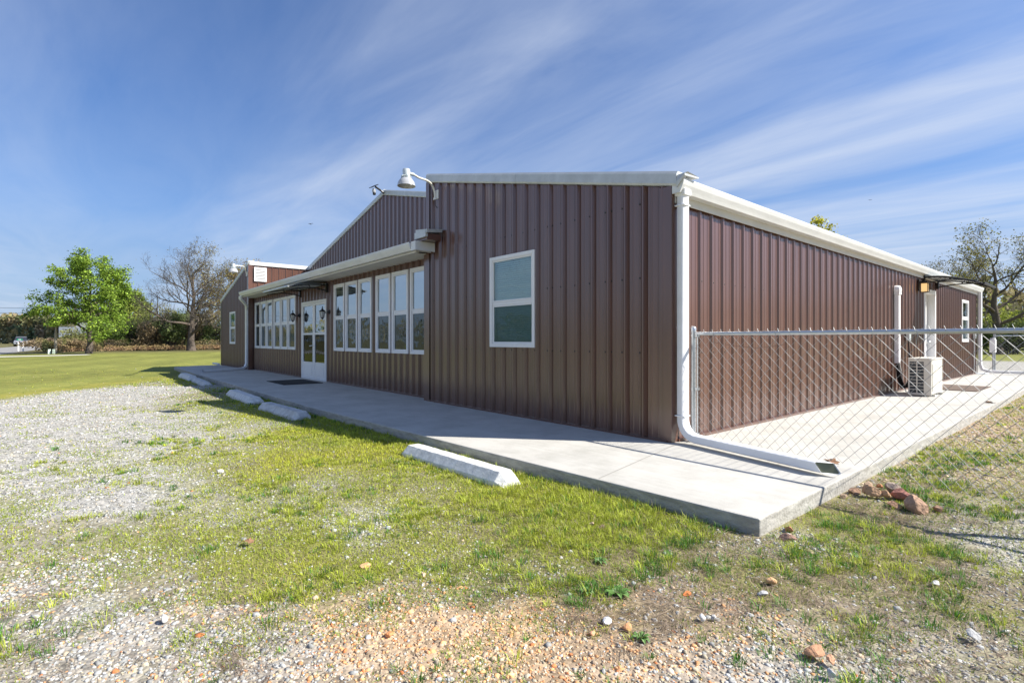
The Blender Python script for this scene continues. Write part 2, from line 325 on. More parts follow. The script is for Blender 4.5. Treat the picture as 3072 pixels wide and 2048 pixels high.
# what covers the ground at surveyed spots: x, y, grass, gravel, clay, thatch, yellow, tan
CP = np.array([
(-8.83,-5.20,0.05,1,0,0,0.5,0),(-6.96,-4.81,0.05,1,0,0,0.5,0),(-8.86,-4.31,0.03,1,0,0,0.5,0),(-10.18,-3.61,0.02,1,0,0,0.5,0),(-11.32,-2.73,0,1,0,0,0.5,0),
(-10.67,-1.95,0.05,1,0,0,0.5,0),(-6.85,-2.40,0.5,0.7,0,0,0.7,0),(-6.03,-3.04,0.25,1,0,0,0.6,0),(-5.33,-4.94,0.1,1,0,0,0.5,0),(-5.88,-4.12,0.03,1,0,0,0.5,0),
(-4.65,-3.45,0.1,1,0,0,0.6,0),(-3.65,-3.54,0.3,0.9,0,0,0.6,0),(-4.52,-2.79,0.45,0.8,0,0,0.7,0),(-3.27,-2.90,0.7,0.5,0,0,0.8,0),(-5.36,-2.24,0.9,0.1,0,0.1,0.9,0),
(-3.52,-2.34,1,0,0,0,1,0),(-3.33,-1.88,1,0,0,0,1,0),(-2.43,-1.90,1,0,0,0,1,0),(-0.76,-2.60,0.8,0.3,0,0.1,0.8,0),(-2.75,-3.60,0.7,0.6,0,0,0.7,0),
(-3.28,-4.22,0.35,1,0,0,0.6,0),(-3.92,-4.70,0.2,1,0,0,0.6,0),(-3.34,-4.82,0.35,1,0,0,0.6,0),(-2.92,-4.44,0.4,0.9,0,0,0.6,0),(-2.30,-4.03,0.2,1,0,0,0.6,0),
(-2.48,-4.65,0.15,1,0,0,0.6,0),(-1.68,-4.21,0.15,1,0,0,0.6,0),(-1.62,-4.44,0.1,1,0,0,0.6,0),(-1.79,-4.71,0.5,0.8,0,0,0.7,0),(-1.48,-3.97,0.5,0.8,0,0,0.6,0),
(-2.19,-3.68,0.75,0.4,0,0,0.8,0),(-1.65,-3.47,0.85,0.2,0,0,0.8,0),(-2.04,-3.02,0.9,0.1,0,0,0.9,0),(-0.95,-3.19,0.7,0.6,0,0.1,0.6,0),(-0.94,-3.49,0.6,0.7,0,0.1,0.6,0),
(-1.20,-4.56,0.55,0.6,0.1,0.2,0.7,0.1),(-0.82,-4.21,0.7,0.5,0.05,0.2,0.6,0),(-0.49,-3.83,0.9,0.3,0,0.2,0.6,0),(-0.17,-3.45,0.95,0.1,0,0.1,0.5,0),(-0.23,-2.93,0.5,0.8,0,0.1,0.6,0),
(-0.08,-3.12,0.6,0.7,0,0.1,0.6,0),(-0.34,-2.47,0.7,0.4,0,0.1,0.8,0),(0.34,-2.74,0.8,0.3,0,0.2,0.7,0),(0.02,-2.35,0.95,0.1,0,0,0.9,0),(0.06,-1.98,0.95,0,0,0.1,0.9,0),
(0.56,-1.85,0.9,0.1,0,0.2,0.9,0),(0.90,-1.59,0.9,0.1,0,0.3,0.8,0),(1.10,-1.66,0.75,0.3,0,0.5,0.7,0),(0.75,-2.25,0.9,0,0,0.2,0.9,0),(1.08,-2.07,0.75,0.1,0,0.5,0.7,0),
(0.45,-3.09,0.85,0.3,0,0.2,0.6,0),(0.11,-3.75,0.9,0.2,0.1,0.1,0.6,0),(0.39,-3.42,0.9,0.1,0.05,0.2,0.5,0),(0.48,-3.66,0.7,0.3,0.3,0.2,0.6,0.1),(0.76,-2.89,0.75,0.2,0.05,0.4,0.5,0),
(1.01,-2.68,0.6,0.3,0.05,0.5,0.5,0),(1.22,-2.43,0.6,0.1,0.1,0.6,0.5,0),(1.42,-1.95,0.5,0.2,0.1,0.8,0.5,0),(1.48,-1.60,0.5,0.5,0.1,0.6,0.6,0.1),(-0.59,-4.58,0.45,0.6,0.2,0.2,0.7,0.1),
(-0.27,-4.28,0.6,0.4,0.1,0.2,0.6,0),(0.10,-4.12,0.5,0.5,0.2,0.3,0.5,0.1),(-0.25,-4.59,0.35,0.7,0.2,0.2,0.6,0.1),(0.23,-4.42,0.3,0.9,0.1,0.2,0.5,0),(0.42,-4.54,0.15,1,0.2,0.3,0.5,0.1),
(0.51,-4.23,0.2,0.9,0.2,0.3,0.5,0.1),(0.71,-4.31,0.15,0.9,0.3,0.4,0.5,0.1),(0.34,-4.02,0.4,0.7,0.2,0.2,0.5,0.1),(0.73,-4.06,0.15,1,0.2,0.2,0.5,0),(0.60,-3.88,0.3,0.8,0.4,0.2,0.5,0.2),
(0.97,-3.90,0.1,1,0.5,0.1,0.5,0.1),(0.83,-3.60,0.25,0.5,0.8,0.3,0.4,0.3),(1.04,-3.73,0.1,0.8,0.8,0.1,0.4,0.2),(0.85,-3.42,0.4,0.4,0.5,0.4,0.4,0.2),(1.09,-3.54,0.1,0.6,1,0.1,0.4,0.5),
(1.14,-3.38,0.05,0.6,1,0.2,0.4,0.5),(1.34,-3.57,0.15,0.8,0.7,0.1,0.3,0.3),(0.93,-3.14,0.5,0.4,0.3,0.5,0.4,0.2),(1.21,-3.16,0.02,0.15,1,0.1,0.4,0.2),(1.18,-2.96,0.2,0.2,0.9,0.4,0.4,0.2),
(1.42,-3.28,0.03,0.7,1,0,0.4,0.5),(1.45,-2.97,0.1,0.4,0.8,0.3,0.4,0.4),(1.61,-3.14,0.03,0.9,0.8,0.1,0.4,0.4),(1.42,-2.67,0.3,0.2,0.6,0.7,0.4,0.2),(1.65,-2.83,0.1,0.4,0.6,0.7,0.4,0.3),
(1.78,-3.00,0.02,0.9,0.8,0.2,0.4,0.4),(1.68,-2.54,0.15,0.2,0.2,1,0.4,0.1),(1.79,-2.75,0.05,0.6,0.7,0.4,0.4,0.3),(1.95,-2.87,0.03,1,0.5,0.1,0.4,0.2),(1.67,-2.19,0.5,0.1,0.1,0.7,0.4,0),
(1.91,-2.48,0.2,0.3,0.5,0.8,0.4,0.2),(2.05,-2.61,0.05,0.9,0.5,0.3,0.4,0.2),(2.19,-2.60,0.1,1,0.2,0.1,0.4,0.1),(2.12,-2.41,0.15,0.7,0.5,0.3,0.4,0.3),(1.91,-2.09,0.65,0.1,0.1,0.7,0.5,0.1),
(1.64,-1.93,0.7,0.1,0.1,0.7,0.6,0.1),(1.63,-1.51,0.5,0.4,0.2,0.5,0.7,0.3),(1.57,-1.05,0.8,0.1,0,0.3,0.5,0.1),(1.77,-1.15,0.85,0.1,0,0.4,0.7,0.1),(1.94,-1.66,0.75,0.1,0.1,0.6,0.9,0.1),
(1.99,-1.18,0.7,0.1,0.1,0.6,0.8,0.1),(1.83,-0.61,0.5,0.1,0.3,1,0.5,0.4),(2.05,-0.59,0.45,0.4,0.1,0.7,0.5,0.1),(2.20,-1.57,0.6,0.2,0.1,0.7,0.7,0.1),(2.22,-2.05,0.4,0.4,0.2,0.7,0.4,0.1),
(2.32,-2.40,0.25,1,0.2,0.2,0.4,0.1),(2.37,-1.77,0.55,0.3,0.1,0.7,0.5,0.1),(2.44,-2.14,0.25,0.8,0.2,0.5,0.5,0.1),(2.58,-1.90,0.35,0.6,0.1,0.6,0.4,0.1),(2.51,-1.50,0.6,0.3,0.1,0.6,0.7,0),
(2.30,-0.90,0.35,0.7,0,0.6,0.5,0),(2.49,-0.59,0.3,1,0,0.3,0.4,0),(2.39,0.18,0.4,0.7,0,0.5,0.5,0),(2.61,-2.10,0.3,0.8,0.1,0.4,0.4,0),(2.35,-1.17,0.5,0.4,0,0.6,0.7,0),
(1.89,0.18,0.75,0.2,0,0.5,0.7,0.3),(2.15,0.50,0.6,0.3,0,0.6,0.6,0.2),(1.72,0.73,0.5,0.7,0,0.4,0.6,0.9),(1.77,1.50,0.6,0.7,0,0.3,0.7,0.9),(1.62,2.91,0.5,0.9,0,0.2,0.6,1),
(1.99,2.03,0.6,0.5,0,0.4,0.7,0.7),(2.03,3.02,0.5,0.6,0,0.3,0.7,0.7),(1.64,4.01,0.3,1,0,0.1,0.6,1),(1.81,6.27,0.35,1,0,0.2,0.6,1),(1.54,-1.47,0.5,0.7,0,0.4,0.6,0),
(1.76,0.20,0.3,0.9,0.1,0.5,0.5,0.8),
(-14.5,-1.85,.6,.3,0,.3,.5,0),(-12.3,-1.85,.5,.3,0,.4,.5,0),(-10.2,-1.9,.5,.4,0,.4,.4,.2),(-9.2,-1.95,.4,.4,0,.5,.4,.3),(-7.6,-1.9,.7,.2,0,.3,.4,0),(-6.4,-1.95,.8,.1,0,.2,.4,0),(-5.2,-1.92,.9,0,0,.2,.4,0),(-3.5,-1.9,.95,0,0,.2,.6,0),
], float)
def cover(x, y):
    """six cover values at world points"""
    x = np.asarray(x, float).ravel(); y = np.asarray(y, float).ravel()
    out = np.zeros((len(x), 6))
    sp = np.maximum(0.12, 0.085 * ((CP[:, 0] - CAM[0]) ** 2 + (CP[:, 1] - CAM[1]) ** 2) ** 0.5 * 1.3)
    wx = x + (vnoise(x, y, 1.7) - 0.5) * 0.5; wy = y + (vnoise(x + 50, y, 1.7) - 0.5) * 0.5
    for i in range(0, len(x), 20000):
        d2 = (wx[i:i + 20000, None] - CP[None, :, 0]) ** 2 + (wy[i:i + 20000, None] - CP[None, :, 1]) ** 2
        w = 1 / (d2 / sp[None] ** 2 + 0.15) ** 2.2
        out[i:i + 20000] = (w @ CP[:, 2:]) / w.sum(1, keepdims=True)
    g, gr, cl, dr, ye, ta = out.T
    # mown lawn beyond the gravel lot, and the land behind the building
    edge = np.where(y > -5.9, -10.3 - 1.22 * (y + 5.52), -9.85) + (vnoise(x, y, 0.9) - 0.5) * 0.9
    lawn = np.clip((edge - x) / 0.9, 0, 1)
    lawn = np.maximum(lawn, np.clip((-(x) - 20.4) / 0.5, 0, 1))
    lawn = np.maximum(lawn, np.clip((y - 31.5) / 3, 0, 1))
    lawn = np.maximum(lawn, np.clip((x - 14) / 5, 0, 1) * np.clip((20 - y) / 4, 0, 1))
    back = np.clip((y - 13) / 4, 0, 1) * (1 - lawn) * (x > -25)
    out[:, 0] = g * (1 - back) + 0.12 * back; out[:, 1] = gr * (1 - back) + back; out[:, 5] = ta * (1 - back)
    out[:, 2] = cl * (1 - back)
    return out, lawn
def ground_z(x, y):
    z = -0.105 + (fbm(x, y, 0.8, 3) - 0.5) * 0.035
    return z - np.clip((x - 1.7) * 0.02, 0, 0.1) * np.clip(2 - y, 0, 1)
# the slab's outline (concrete walk round the two near sides)
SLAB = [(1.555, -1.53), (-0.15, -1.63), (-5.0, -1.78), (-12.0, -1.76), (-19.8, -1.70), (-20.6, -0.9), (-20.6, 0.3), (0.3, 0.3), (0.3, 18.6), (1.56, 18.6)]
def on_slab(x, y, m=0.0):
    front = -1.53 + np.interp(x, [-19.8, -12, -5, -0.15, 1.555], [-0.17, -0.23, -0.25, -0.10, 0])
    a = (x < 1.56 + m) & (x > -20.3) & (y > front - m) & (y < 0.6)
    return a | ((x < 1.56 + m) & (x > -20.6) & (y > 0) & (y < 18.6))

# ------------------------------------------------------------------ the ground
def axis(c, lo, hi, s0=0.07, k=0.03):
    p = [c]; q = [c]
    while p[-1] < hi: p.append(p[-1] + max(s0, k * (p[-1] - c)))
    while q[-1] > lo: q.append(q[-1] - max(s0, k * (c - q[-1])))
    return np.array(q[::-1][:-1] + p)
gx = axis(1.2, -700, 700); gy = axis(-2.6, -500, 700)
GX, GY = np.meshgrid(gx, gy, indexing='ij'); px = GX.ravel(); py = GY.ravel()
cv, lawn = cover(px, py)
g, gr, cl, dr, ye, ta = cv.T
far = np.clip((np.hypot(px - CAM[0], py - CAM[1]) - 6) / 6, 0, 1)
nz = fbm(px, py, 5.0, 3); nl = fbm(px, py, 0.35, 4)
soil = np.array([0.155, 0.12, 0.08]); clay = np.array([0.43, 0.30, 0.175]); gravc = np.array([0.33, 0.325, 0.305]); tanc = np.array([0.33, 0.25, 0.18])
grassc = np.array([0.20, 0.20, 0.055]); dryc = np.array([0.17, 0.132, 0.092])
C = np.tile(soil, (len(px), 1))
def mixc(C, c, w): w = np.clip(w, 0, 1)[:, None]; return C * (1 - w) + c * w
C = mixc(C, dryc, dr * 0.9); C = mixc(C, clay, cl * 1.1)
C = mixc(C, gravc, gr * (1 - cl * 0.75) * 1.1); C = mixc(C, tanc, ta * gr)
gm = np.clip((g + (nz - 0.5) * 1.0 - 0.25) * 1.2, 0, 1)
C = mixc(C, np.array([0.235, 0.24, 0.055]), gm * (0.72 + 0.2 * far))
stripe = 0.5 + 0.5 * np.sin((px * 0.35 + py * 0.9) * 2.2 + nl * 5)
lawnc = np.array([0.170, 0.180, 0.045])[None] * (0.75 + 0.5 * nl[:, None] + 0.22 * stripe[:, None])
ly = np.clip(1 - np.abs(px - (-10.3 - 1.22 * (py + 5.52)) + 0.8) / 1.6, 0, 1) * (py < -1.5)
lawnc = lawnc * (1 - ly[:, None] * 0.7) + np.array([0.27, 0.25, 0.05]) * ly[:, None] * 0.7
w = lawn[:, None]; C = C * (1 - w) + lawnc * w
dd = np.clip((np.hypot(px, py) - 48) / 12, 0, 1)[:, None] * (px < -40)[:, None]
C = C * (1 - dd) + np.array([0.13, 0.12, 0.055]) * dd
V = np.stack([px, py, ground_z(px, py)], 1)
inside = on_slab(px, py, -0.25); V[inside, 2] = -0.16
far2 = np.clip((np.hypot(px, py) - 14) / 20, 0, 1); V[:, 2] = V[:, 2] * (1 - far2) + (-0.105) * far2
nx_, ny_ = len(gx), len(gy)
idx = np.arange(nx_ * ny_).reshape(nx_, ny_)
F = np.stack([idx[:-1, :-1], idx[1:, :-1], idx[1:, 1:], idx[:-1, 1:]], -1).reshape(-1, 4)
mg = bpy.data.materials.new('soil_gravel_and_lawn'); mg.use_nodes = True
t = mg.node_tree; b = t.nodes['Principled BSDF']; b.inputs['Roughness'].default_value = 0.95; b.inputs['Specular IOR Level'].default_value = 0.15
def tn(ty, **k):
    n = t.nodes.new(ty)
    for a_, v_ in k.items(): setattr(n, a_, v_)
    return n
co = tn('ShaderNodeTexCoord'); at = tn('ShaderNodeAttribute', attribute_name='Col'); mk = tn('ShaderNodeAttribute', attribute_name='Mask')
sm = tn('ShaderNodeSeparateColor'); t.links.new(mk.outputs['Color'], sm.inputs[0])
def tmix(bl, f, a, c):
    n = tn('ShaderNodeMix', data_type='RGBA', blend_type=bl)
    for i, s_ in ((0, f), (6, a), (7, c)):
        if isinstance(s_, (int, float)): n.inputs[i].default_value = s_
        elif isinstance(s_, tuple): n.inputs[i].default_value = s_
        else: t.links.new(s_, n.inputs[i])
    return n.outputs[2]
def tramp(f, st):
    n = tn('ShaderNodeValToRGB'); t.links.new(f, n.inputs[0])
    while len(n.color_ramp.elements) < len(st): n.color_ramp.elements.new(.5)
    for e, (p, c) in zip(n.color_ramp.elements, st): e.position = p; e.color = (*c, 1)
    return n.outputs[0]
vo = tn('ShaderNodeTexVoronoi'); vo.inputs['Scale'].default_value = 42; t.links.new(co.outputs['Object'], vo.inputs['Vector'])
vs = tn('ShaderNodeSeparateColor'); t.links.new(vo.outputs['Color'], vs.inputs[0])
peb = tramp(vs.outputs[0], [(0, (0.62, 0.60, 0.58)), (0.35, (1.0, 1.0, 0.99)), (0.7, (1.25, 1.22, 1.2)), (1, (1.55, 1.5, 1.45))])
c1 = tmix('MULTIPLY', sm.outputs[0], at.outputs['Color'], peb)
n1 = tn('ShaderNodeTexNoise'); n1.inputs['Scale'].default_value = 9; n1.inputs['Detail'].default_value = 9; n1.inputs['Roughness'].default_value = 0.75; t.links.new(co.outputs['Object'], n1.inputs['Vector'])
c2 = tmix('MULTIPLY', 0.8, c1, tramp(n1.outputs[0], [(0.3, (0.62, 0.62, 0.6)), (0.7, (1.3, 1.3, 1.3))]))
n2 = tn('ShaderNodeTexNoise'); n2.inputs['Scale'].default_value = 2.2; n2.inputs['Detail'].default_value = 10; n2.inputs['Roughness'].default_value = 0.8; t.links.new(co.outputs['Object'], n2.inputs['Vector'])
c3 = tmix('MULTIPLY', sm.outputs[2], c2, tramp(n2.outputs[0], [(0.32, (0.62, 0.72, 0.6)), (0.5, (1, 1, 1)), (0.68, (1.45, 1.3, 1.2))]))
t.links.new(c3, b.inputs['Base Color'])
bp = tn('ShaderNodeBump'); bp.inputs['Strength'].default_value = 0.6; bp.inputs['Distance'].default_value = 0.015
t.links.new(n1.outputs[0], bp.inputs['Height']); bp2 = tn('ShaderNodeBump'); bp2.inputs['Strength'].default_value = 0.7; bp2.inputs['Distance'].default_value = 0.01; bp2.invert = True
t.links.new(vo.outputs['Distance'], bp2.inputs['Height']); t.links.new(bp.outputs[0], bp2.inputs['Normal']); t.links.new(bp2.outputs[0], b.inputs['Normal'])
Mk = np.stack([np.clip(gr * (1 - lawn) + 0.3 * cl, 0, 1), g, lawn], 1)
ground = fast_mesh('ground', V, F, mg, C, smooth=True, extra=Mk); tagit(ground, kind='structure')

# concrete walk round the building
def slabmesh():
    bm = bmesh.new()
    fr = [(-20.6, -0.9), (-19.8, -1.70), (-12.0, -1.76), (-5.0, -1.78), (-0.30, -1.622), (1.555, -1.53)]
    top = {}
    def V_(x, y, z=0.0):
        k = (round(x, 3), round(y, 3), z)
        if k not in top: top[k] = bm.verts.new((x, y, z))
        return top[k]
    for p, q in zip(fr[:-1], fr[1:]): bm.faces.new((V_(*p), V_(*q), V_(q[0], .3), V_(p[0], .3)))
    bm.faces.new((V_(-.30, .3), V_(1.555, .3), V_(1.555, 18.6), V_(-.30, 18.6)))
    loop = fr + [(1.555, .3), (1.555, 18.6), (-.30, 18.6), (-.30, .3), (-5.0, .3), (-12.0, .3), (-19.8, .3), (-20.6, .3)]
    for i in range(len(loop)):
        p, q = loop[i], loop[(i + 1) % len(loop)]; bm.faces.new((V_(*p), V_(*p, -.2), V_(*q, -.2), V_(*q)))
    bmesh.ops.recalc_face_normals(bm, faces=bm.faces[:])
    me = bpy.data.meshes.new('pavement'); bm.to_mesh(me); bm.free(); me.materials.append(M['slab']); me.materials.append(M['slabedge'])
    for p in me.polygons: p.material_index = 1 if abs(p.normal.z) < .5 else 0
    o = bpy.data.objects.new('pavement', me); col.objects.link(o)
    md = o.modifiers.new('soft', 'BEVEL'); md.width = 0.010; md.segments = 2; md.limit_method = 'ANGLE'; md.angle_limit = R(50)
    return tagit(o, 'pale concrete walk along the front and right side of the metal building', kind='structure')
slab = slabmesh()
mj = mat('control_joint', (0.30, 0.29, 0.27), rough=0.9)
for a, b_ in (((0.42, -1.56), (0.10, -0.08)), ((-5.0, -1.76), (-5.0, 0.0)), ((-11.6, -1.74), (-11.6, 0.1)), ((0.35, 3.6), (1.53, 3.6)), ((0.2, 6.4), (1.53, 6.4)), ((0.2, 11.9), (1.53, 11.9))):
    d = (Vector(b_) - Vector(a)).normalized(); nn = Vector((-d.y, d.x)) * 0.0035
    m_ = MB(); m_.quad((a[0] - nn.x, a[1] - nn.y, .003), (b_[0] - nn.x, b_[1] - nn.y, .003), (b_[0] + nn.x, b_[1] + nn.y, .003), (a[0] + nn.x, a[1] + nn.y, .003))
    o = m_.build('control_joint', mj, slab)

# ------------------------------------------------------------------ the metal building
EAVE = 2.50; SLP = 0.2415; W = -20.5; DEP = 16.14; RX = W / 2; WR = -4.55; WL = -16.19; GY_ = 2.0; PY = 0.19
def roofz(x): return EAVE + SLP * min(-x, x - W)
bld = thing('metal_building', (RX, 8, 0), 'long brown ribbed metal building with white trim, recessed glazed porch and low gable', 'building')
PROF = [(0, 0), (0.26, 0), (0.275, .004), (0.325, .004), (0.34, 0), (0.60, 0), (0.615, .004), (0.665, .004), (0.68, 0)]
def sheet(axis_, s0, s1, zb, zt, plane, out, rib0, pitch, holes=(), name='wall_panel', rise=0.034, rec=0.014, per=4, brk=()):
    """ribbed sheets along x or y; out = +1/-1 side the ribs stand on; each sheet spans 'per' ribs"""
    hw, tw = (0.030, 0.010) if rec else (0.026, 0.011)
    pts = []
    k0 = int(math.floor((s0 - rib0) / pitch)) - 1; k1 = int(math.ceil((s1 - rib0) / pitch)) + 1
    for k in range(k0, k1 + 1):
        c = rib0 + k * pitch
        pts += [(c - hw - .014, 0), (c - hw - .005, -rec), (c - tw, rise), (c + tw, rise), (c + hw + .005, -rec), (c + hw + .014, 0)]  # with rec, grooves beside the ribs are added to form dark shade lines
        for f in (0.30, 0.62):
            q = c + f * pitch + 0.02
            pts += [(q - 0.012, 0), (q - 0.006, .004), (q + 0.006, .004), (q + 0.012, 0)]
    pts.sort()
    ss = [p[0] for p in pts]; hh = [p[1] for p in pts]
    cuts = set([s0, s1]) | {s for s in ss if s0 < s < s1} | set(b for b in brk if s0 < b < s1)
    for h in holes: cuts |= {h[0], h[1]}
    cuts = sorted(c for c in cuts if s0 - 1e-6 <= c <= s1 + 1e-6)
    H = lambda s: float(np.interp(s, ss, hh))
    groups = {}
    for a, b_ in zip(cuts[:-1], cuts[1:]):
        if b_ - a < 1e-4: continue
        mid = (a + b_) / 2; gi = int(math.floor((mid - rib0 + hw * 1.01) / (pitch * per)))
        iv = [(zb, None)]
        hs = sorted([(h[2], h[3]) for h in holes if h[0] - 1e-5 < mid < h[1] + 1e-5])
        segs = []; cur = zb
        for l, u_ in hs: segs.append((cur, cur, l, l)); cur = u_
        segs.append((cur, cur, zt(a), zt(b_)))
        m_ = groups.setdefault(gi, MB())
        for l1, l2, u1, u2 in segs:
            if u1 - l1 < 1e-3 and u2 - l2 < 1e-3: continue
            pa, pb = plane + out * H(a), plane + out * H(b_)
            if axis_ == 'x': q = [(a, pa, l1), (b_, pb, l2), (b_, pb, u2), (a, pa, u1)]
            else: q = [(pa, a, l1), (pb, b_, l2), (pb, b_, u2), (pa, a, u1)]
            if (axis_ == 'x') == (out > 0): q = q[::-1]
            m_.quad(*q)
    return [groups[k].build(name, M['brown'], bld) for k in sorted(groups)]
WIN_R = [(-9.09, -8.47), (-8.40, -7.77), (-7.70, -7.06), (-6.87, -6.24), (-6.17, -5.54), (-5.46, -4.83)]
WIN_L = [(-16.10, -15.48), (-15.41, -14.76), (-14.70, -14.06), (-13.92, -13.25), (-13.20, -12.58), (-12.53, -11.87)]
DOOR = (-11.33, -9.53, 0.0, 2.0)
SOFF = 2.445
sheet('x', WR, 0.0, 0.01, roofz, 0.0, -1, -0.305, 0.2286, holes=[(-2.857, -1.932, .905, 2.145)])
sheet('x', W, WL, 0.01, roofz, 0.0, -1, -16.4, 0.2286, holes=[(-18.93, -18.01, .86, 2.05)])
sheet('x', WL, WR - 0.0, 0.03, lambda s: SOFF, PY, -1, -4.95, 0.2286, holes=[(a, b_, .75, 2.29) for a, b_ in WIN_R] + [(a, b_, .735, 2.25) for a, b_ in WIN_L] + [DOOR])
sheet('x', WL, WR, 2.45, roofz, GY_, -1, -4.8, 0.2286, brk=(RX,))
sheet('y', 0.0, DEP, 0.01, lambda s: EAVE, 0.0, 1, 0.528, 0.2375, rise=.021, rec=0, holes=[(9.86, 10.78, 0.0, 2.06), (13.86, 14.76, 0.95, 2.10)])
sheet('y', 0.0, GY_, 0.03, lambda s: roofz(WL), WL, 1, 0.28, 0.2286, rise=.021, rec=0)
sheet('y', 0.0, GY_, 2.3, lambda s: roofz(WR), WR, -1, 0.2, 0.2286)
sheet('y', 0.0, DEP, 0.01, lambda s: EAVE, W, -1, 0.5, 0.2286)
m_ = MB(); m_.prism([(W, DEP, 0.01), (0, DEP, 0.01), (0, DEP, EAVE), (RX, DEP, roofz(RX)), (W, DEP, EAVE)], [(W, DEP - .02, 0.01), (0, DEP - .02, 0.01), (0, DEP - .02, EAVE), (RX, DEP - .02, roofz(RX)), (W, DEP - .02, EAVE)])
m_.build('back_wall', M['brown'], bld)
# roof sheets with shallow ribs
def roof(x0, x1, y0, y1, n):
    m_ = MB(); k = int((y1 - y0) / 0.2286)
    ys = [y0]
    za, zb_ = roofz(max(min(x0, 0), W)) - (SLP * abs(x0) if x0 > 0 else 0), roofz(max(min(x1, 0), W)) - (SLP * x1 if x1 > 0 else 0)
    if x0 < W: za = EAVE - SLP * (W - x0)
    for i in range(k):
        c = y0 + 0.11 + i * 0.2286; ys += []
        m_.prism([(x0, c - .03, za + .032), (x0, c - .012, za + .055), (x0, c + .012, za + .055), (x0, c + .03, za + .032)], [(x1, c - .03, zb_ + .032), (x1, c - .012, zb_ + .055), (x1, c + .012, zb_ + .055), (x1, c + .03, zb_ + .032)])
    m_.prism([(x0, y0, za + .005), (x1, y0, zb_ + .005), (x1, y0, zb_ + .03), (x0, y0, za + .03)], [(x0, y1, za + .005), (x1, y1, zb_ + .005), (x1, y1, zb_ + .03), (x0, y1, za + .03)])
    return m_.build('roof', M['galv'], bld)
roof(WR - .01, 0.12, 0.0, DEP + .1, 0)
roof(RX, WR - .012, GY_, DEP + .1, 0)
roof(WL + .012, RX, GY_, DEP + .1, 0)
roof(W - .12, WL + .01, 0.0, DEP + .1, 0)
# rake trims: a folded strip that wraps the roof edge
def rake(x0, z0, x1, z1, y, d=0.13, up=0.150, name='rake_trim', drop=0.005):
    m_ = MB(); f = y - 0.035
    prof = lambda x, z: [(x, f, z + drop), (x, f - .008, z + drop + .02), (x, f - .004, z + up * .80), (x, f + .02, z + up), (x, f + .20, z + up * 1.0), (x, f + .20, z + up - .03), (x, f + .035, z + up - .03), (x, f + .004, z + drop)]
    m_.prism(prof(x0, z0), prof(x1, z1))
    return m_.build(name, M['galv'], bld)
rake(WR - .02, roofz(WR), -2.3, roofz(-2.3), 0.0)
rake(-2.3 + .004, roofz(-2.3), 0.09, EAVE - .02, 0.0)
rake(W - .05, EAVE - .01, WL + .02, roofz(WL), 0.0)
rake(RX + .05, roofz(RX + .05), WR + .0, roofz(WR), GY_)
rake(WL - .02, roofz(WL), RX + .046, roofz(RX), GY_)
# flared end cap of the near rake over the gutter
m_ = MB(); e = EAVE
m_.prism([(0.094, -.045, e - .035), (0.094, -.05, e + .02), (0.094, -.03, e + .09), (0.094, .17, e + .095), (0.094, .17, e + .07)],
         [(0.185, -.048, e + .060), (0.185, -.052, e + .082), (0.20, -.02, e + .098), (0.20, .18, e + .080), (0.20, .17, e + .066)])
m_.build('rake_end_cap', M['galv'], bld)
# upstand trims on the wing side walls above the porch
m_ = MB(); m_.box((WL - .05, 0.0, roofz(WL) - .005), (WL + .045, GY_ - .01, roofz(WL) + .12)); m_.build('parapet_trim', M['trim'], bld, bevel=.006)
m_ = MB(); m_.box((WR - .045, 0.18, roofz(WR) - .01), (WR + .03, GY_ - .01, roofz(WR) + .115)); m_.build('parapet_trim', M['trim'], bld, bevel=.006)
# corner trims
def corner(x, y, z0, z1, dx, dy, w1=.10, w2=.10, name='corner_trim', mt='brown'):
    m_ = MB()
    xa, xb = sorted((x, x - dx * w1)); ya, yb = sorted((y + dy * .03, y + dy * .026)); m_.box((xa, ya, z0), (xb, yb, z1))
    xa, xb = sorted((x + dx * .003, x - dx * .001)); ya, yb = sorted((y + dy * .03, y - dy * w2)); m_.box((xa + dx * .026 * 0, ya, z0), (xb, yb, z1))
    return m_.build(name, M[mt], bld)
m_ = MB(); m_.box((-0.10, -.032, 0.0), (.032, -.028, EAVE + .0)); m_.box((.028, -.0275, 0.0), (.032, .075, EAVE)); m_.build('corner_trim', M['brown'], bld)
m_ = MB(); m_.box((WR - .03, -.032, 0.0), (WR + .07, -.028, roofz(WR))); m_.box((WR - .034, -.032, 2.62), (WR - .03, .12, roofz(WR))); m_.build('corner_trim', M['brown'], bld)
m_ = MB(); m_.box((WR - .11, -.022, 0.0), (WR - .031, -.018, 2.42)); m_.box((WR - .114, -.022, 0.0), (WR - .11, PY, 2.42)); m_.build('corner_trim', M['brown'], bld)
m_ = MB(); m_.box((WL - .09, -.032, 0.0), (WL + .034, -.028, roofz(WL))); m_.box((WL + .03, -.027, 0.0), (WL + .034, .10, roofz(WL))); m_.build('corner_trim', M['brown'], bld)
m_ = MB(); m_.box((W - .03, -.032, 0.0), (W + .09, -.028, EAVE)); m_.build('corner_trim', M['brown'], bld)
m_ = MB(); m_.box((.028, DEP - .1, 0.0), (.032, DEP + .03, EAVE)); m_.build('corner_trim', M['brown'], bld)
m_ = MB(); m_.box((.0, 0.08, 0.0), (.045, 9.78, 0.028)); m_.box((.0, 10.85, 0.0), (.045, DEP, 0.028)); m_.box((WR, -.045, .0), (-.02, 0.0, .02)); m_.box((WL, PY - .045, .0), (-11.36, PY, .03)); m_.box((-9.5, PY - .045, .0), (WR - .12, PY, .03)); m_.build('base_trim', M['brown'], bld)
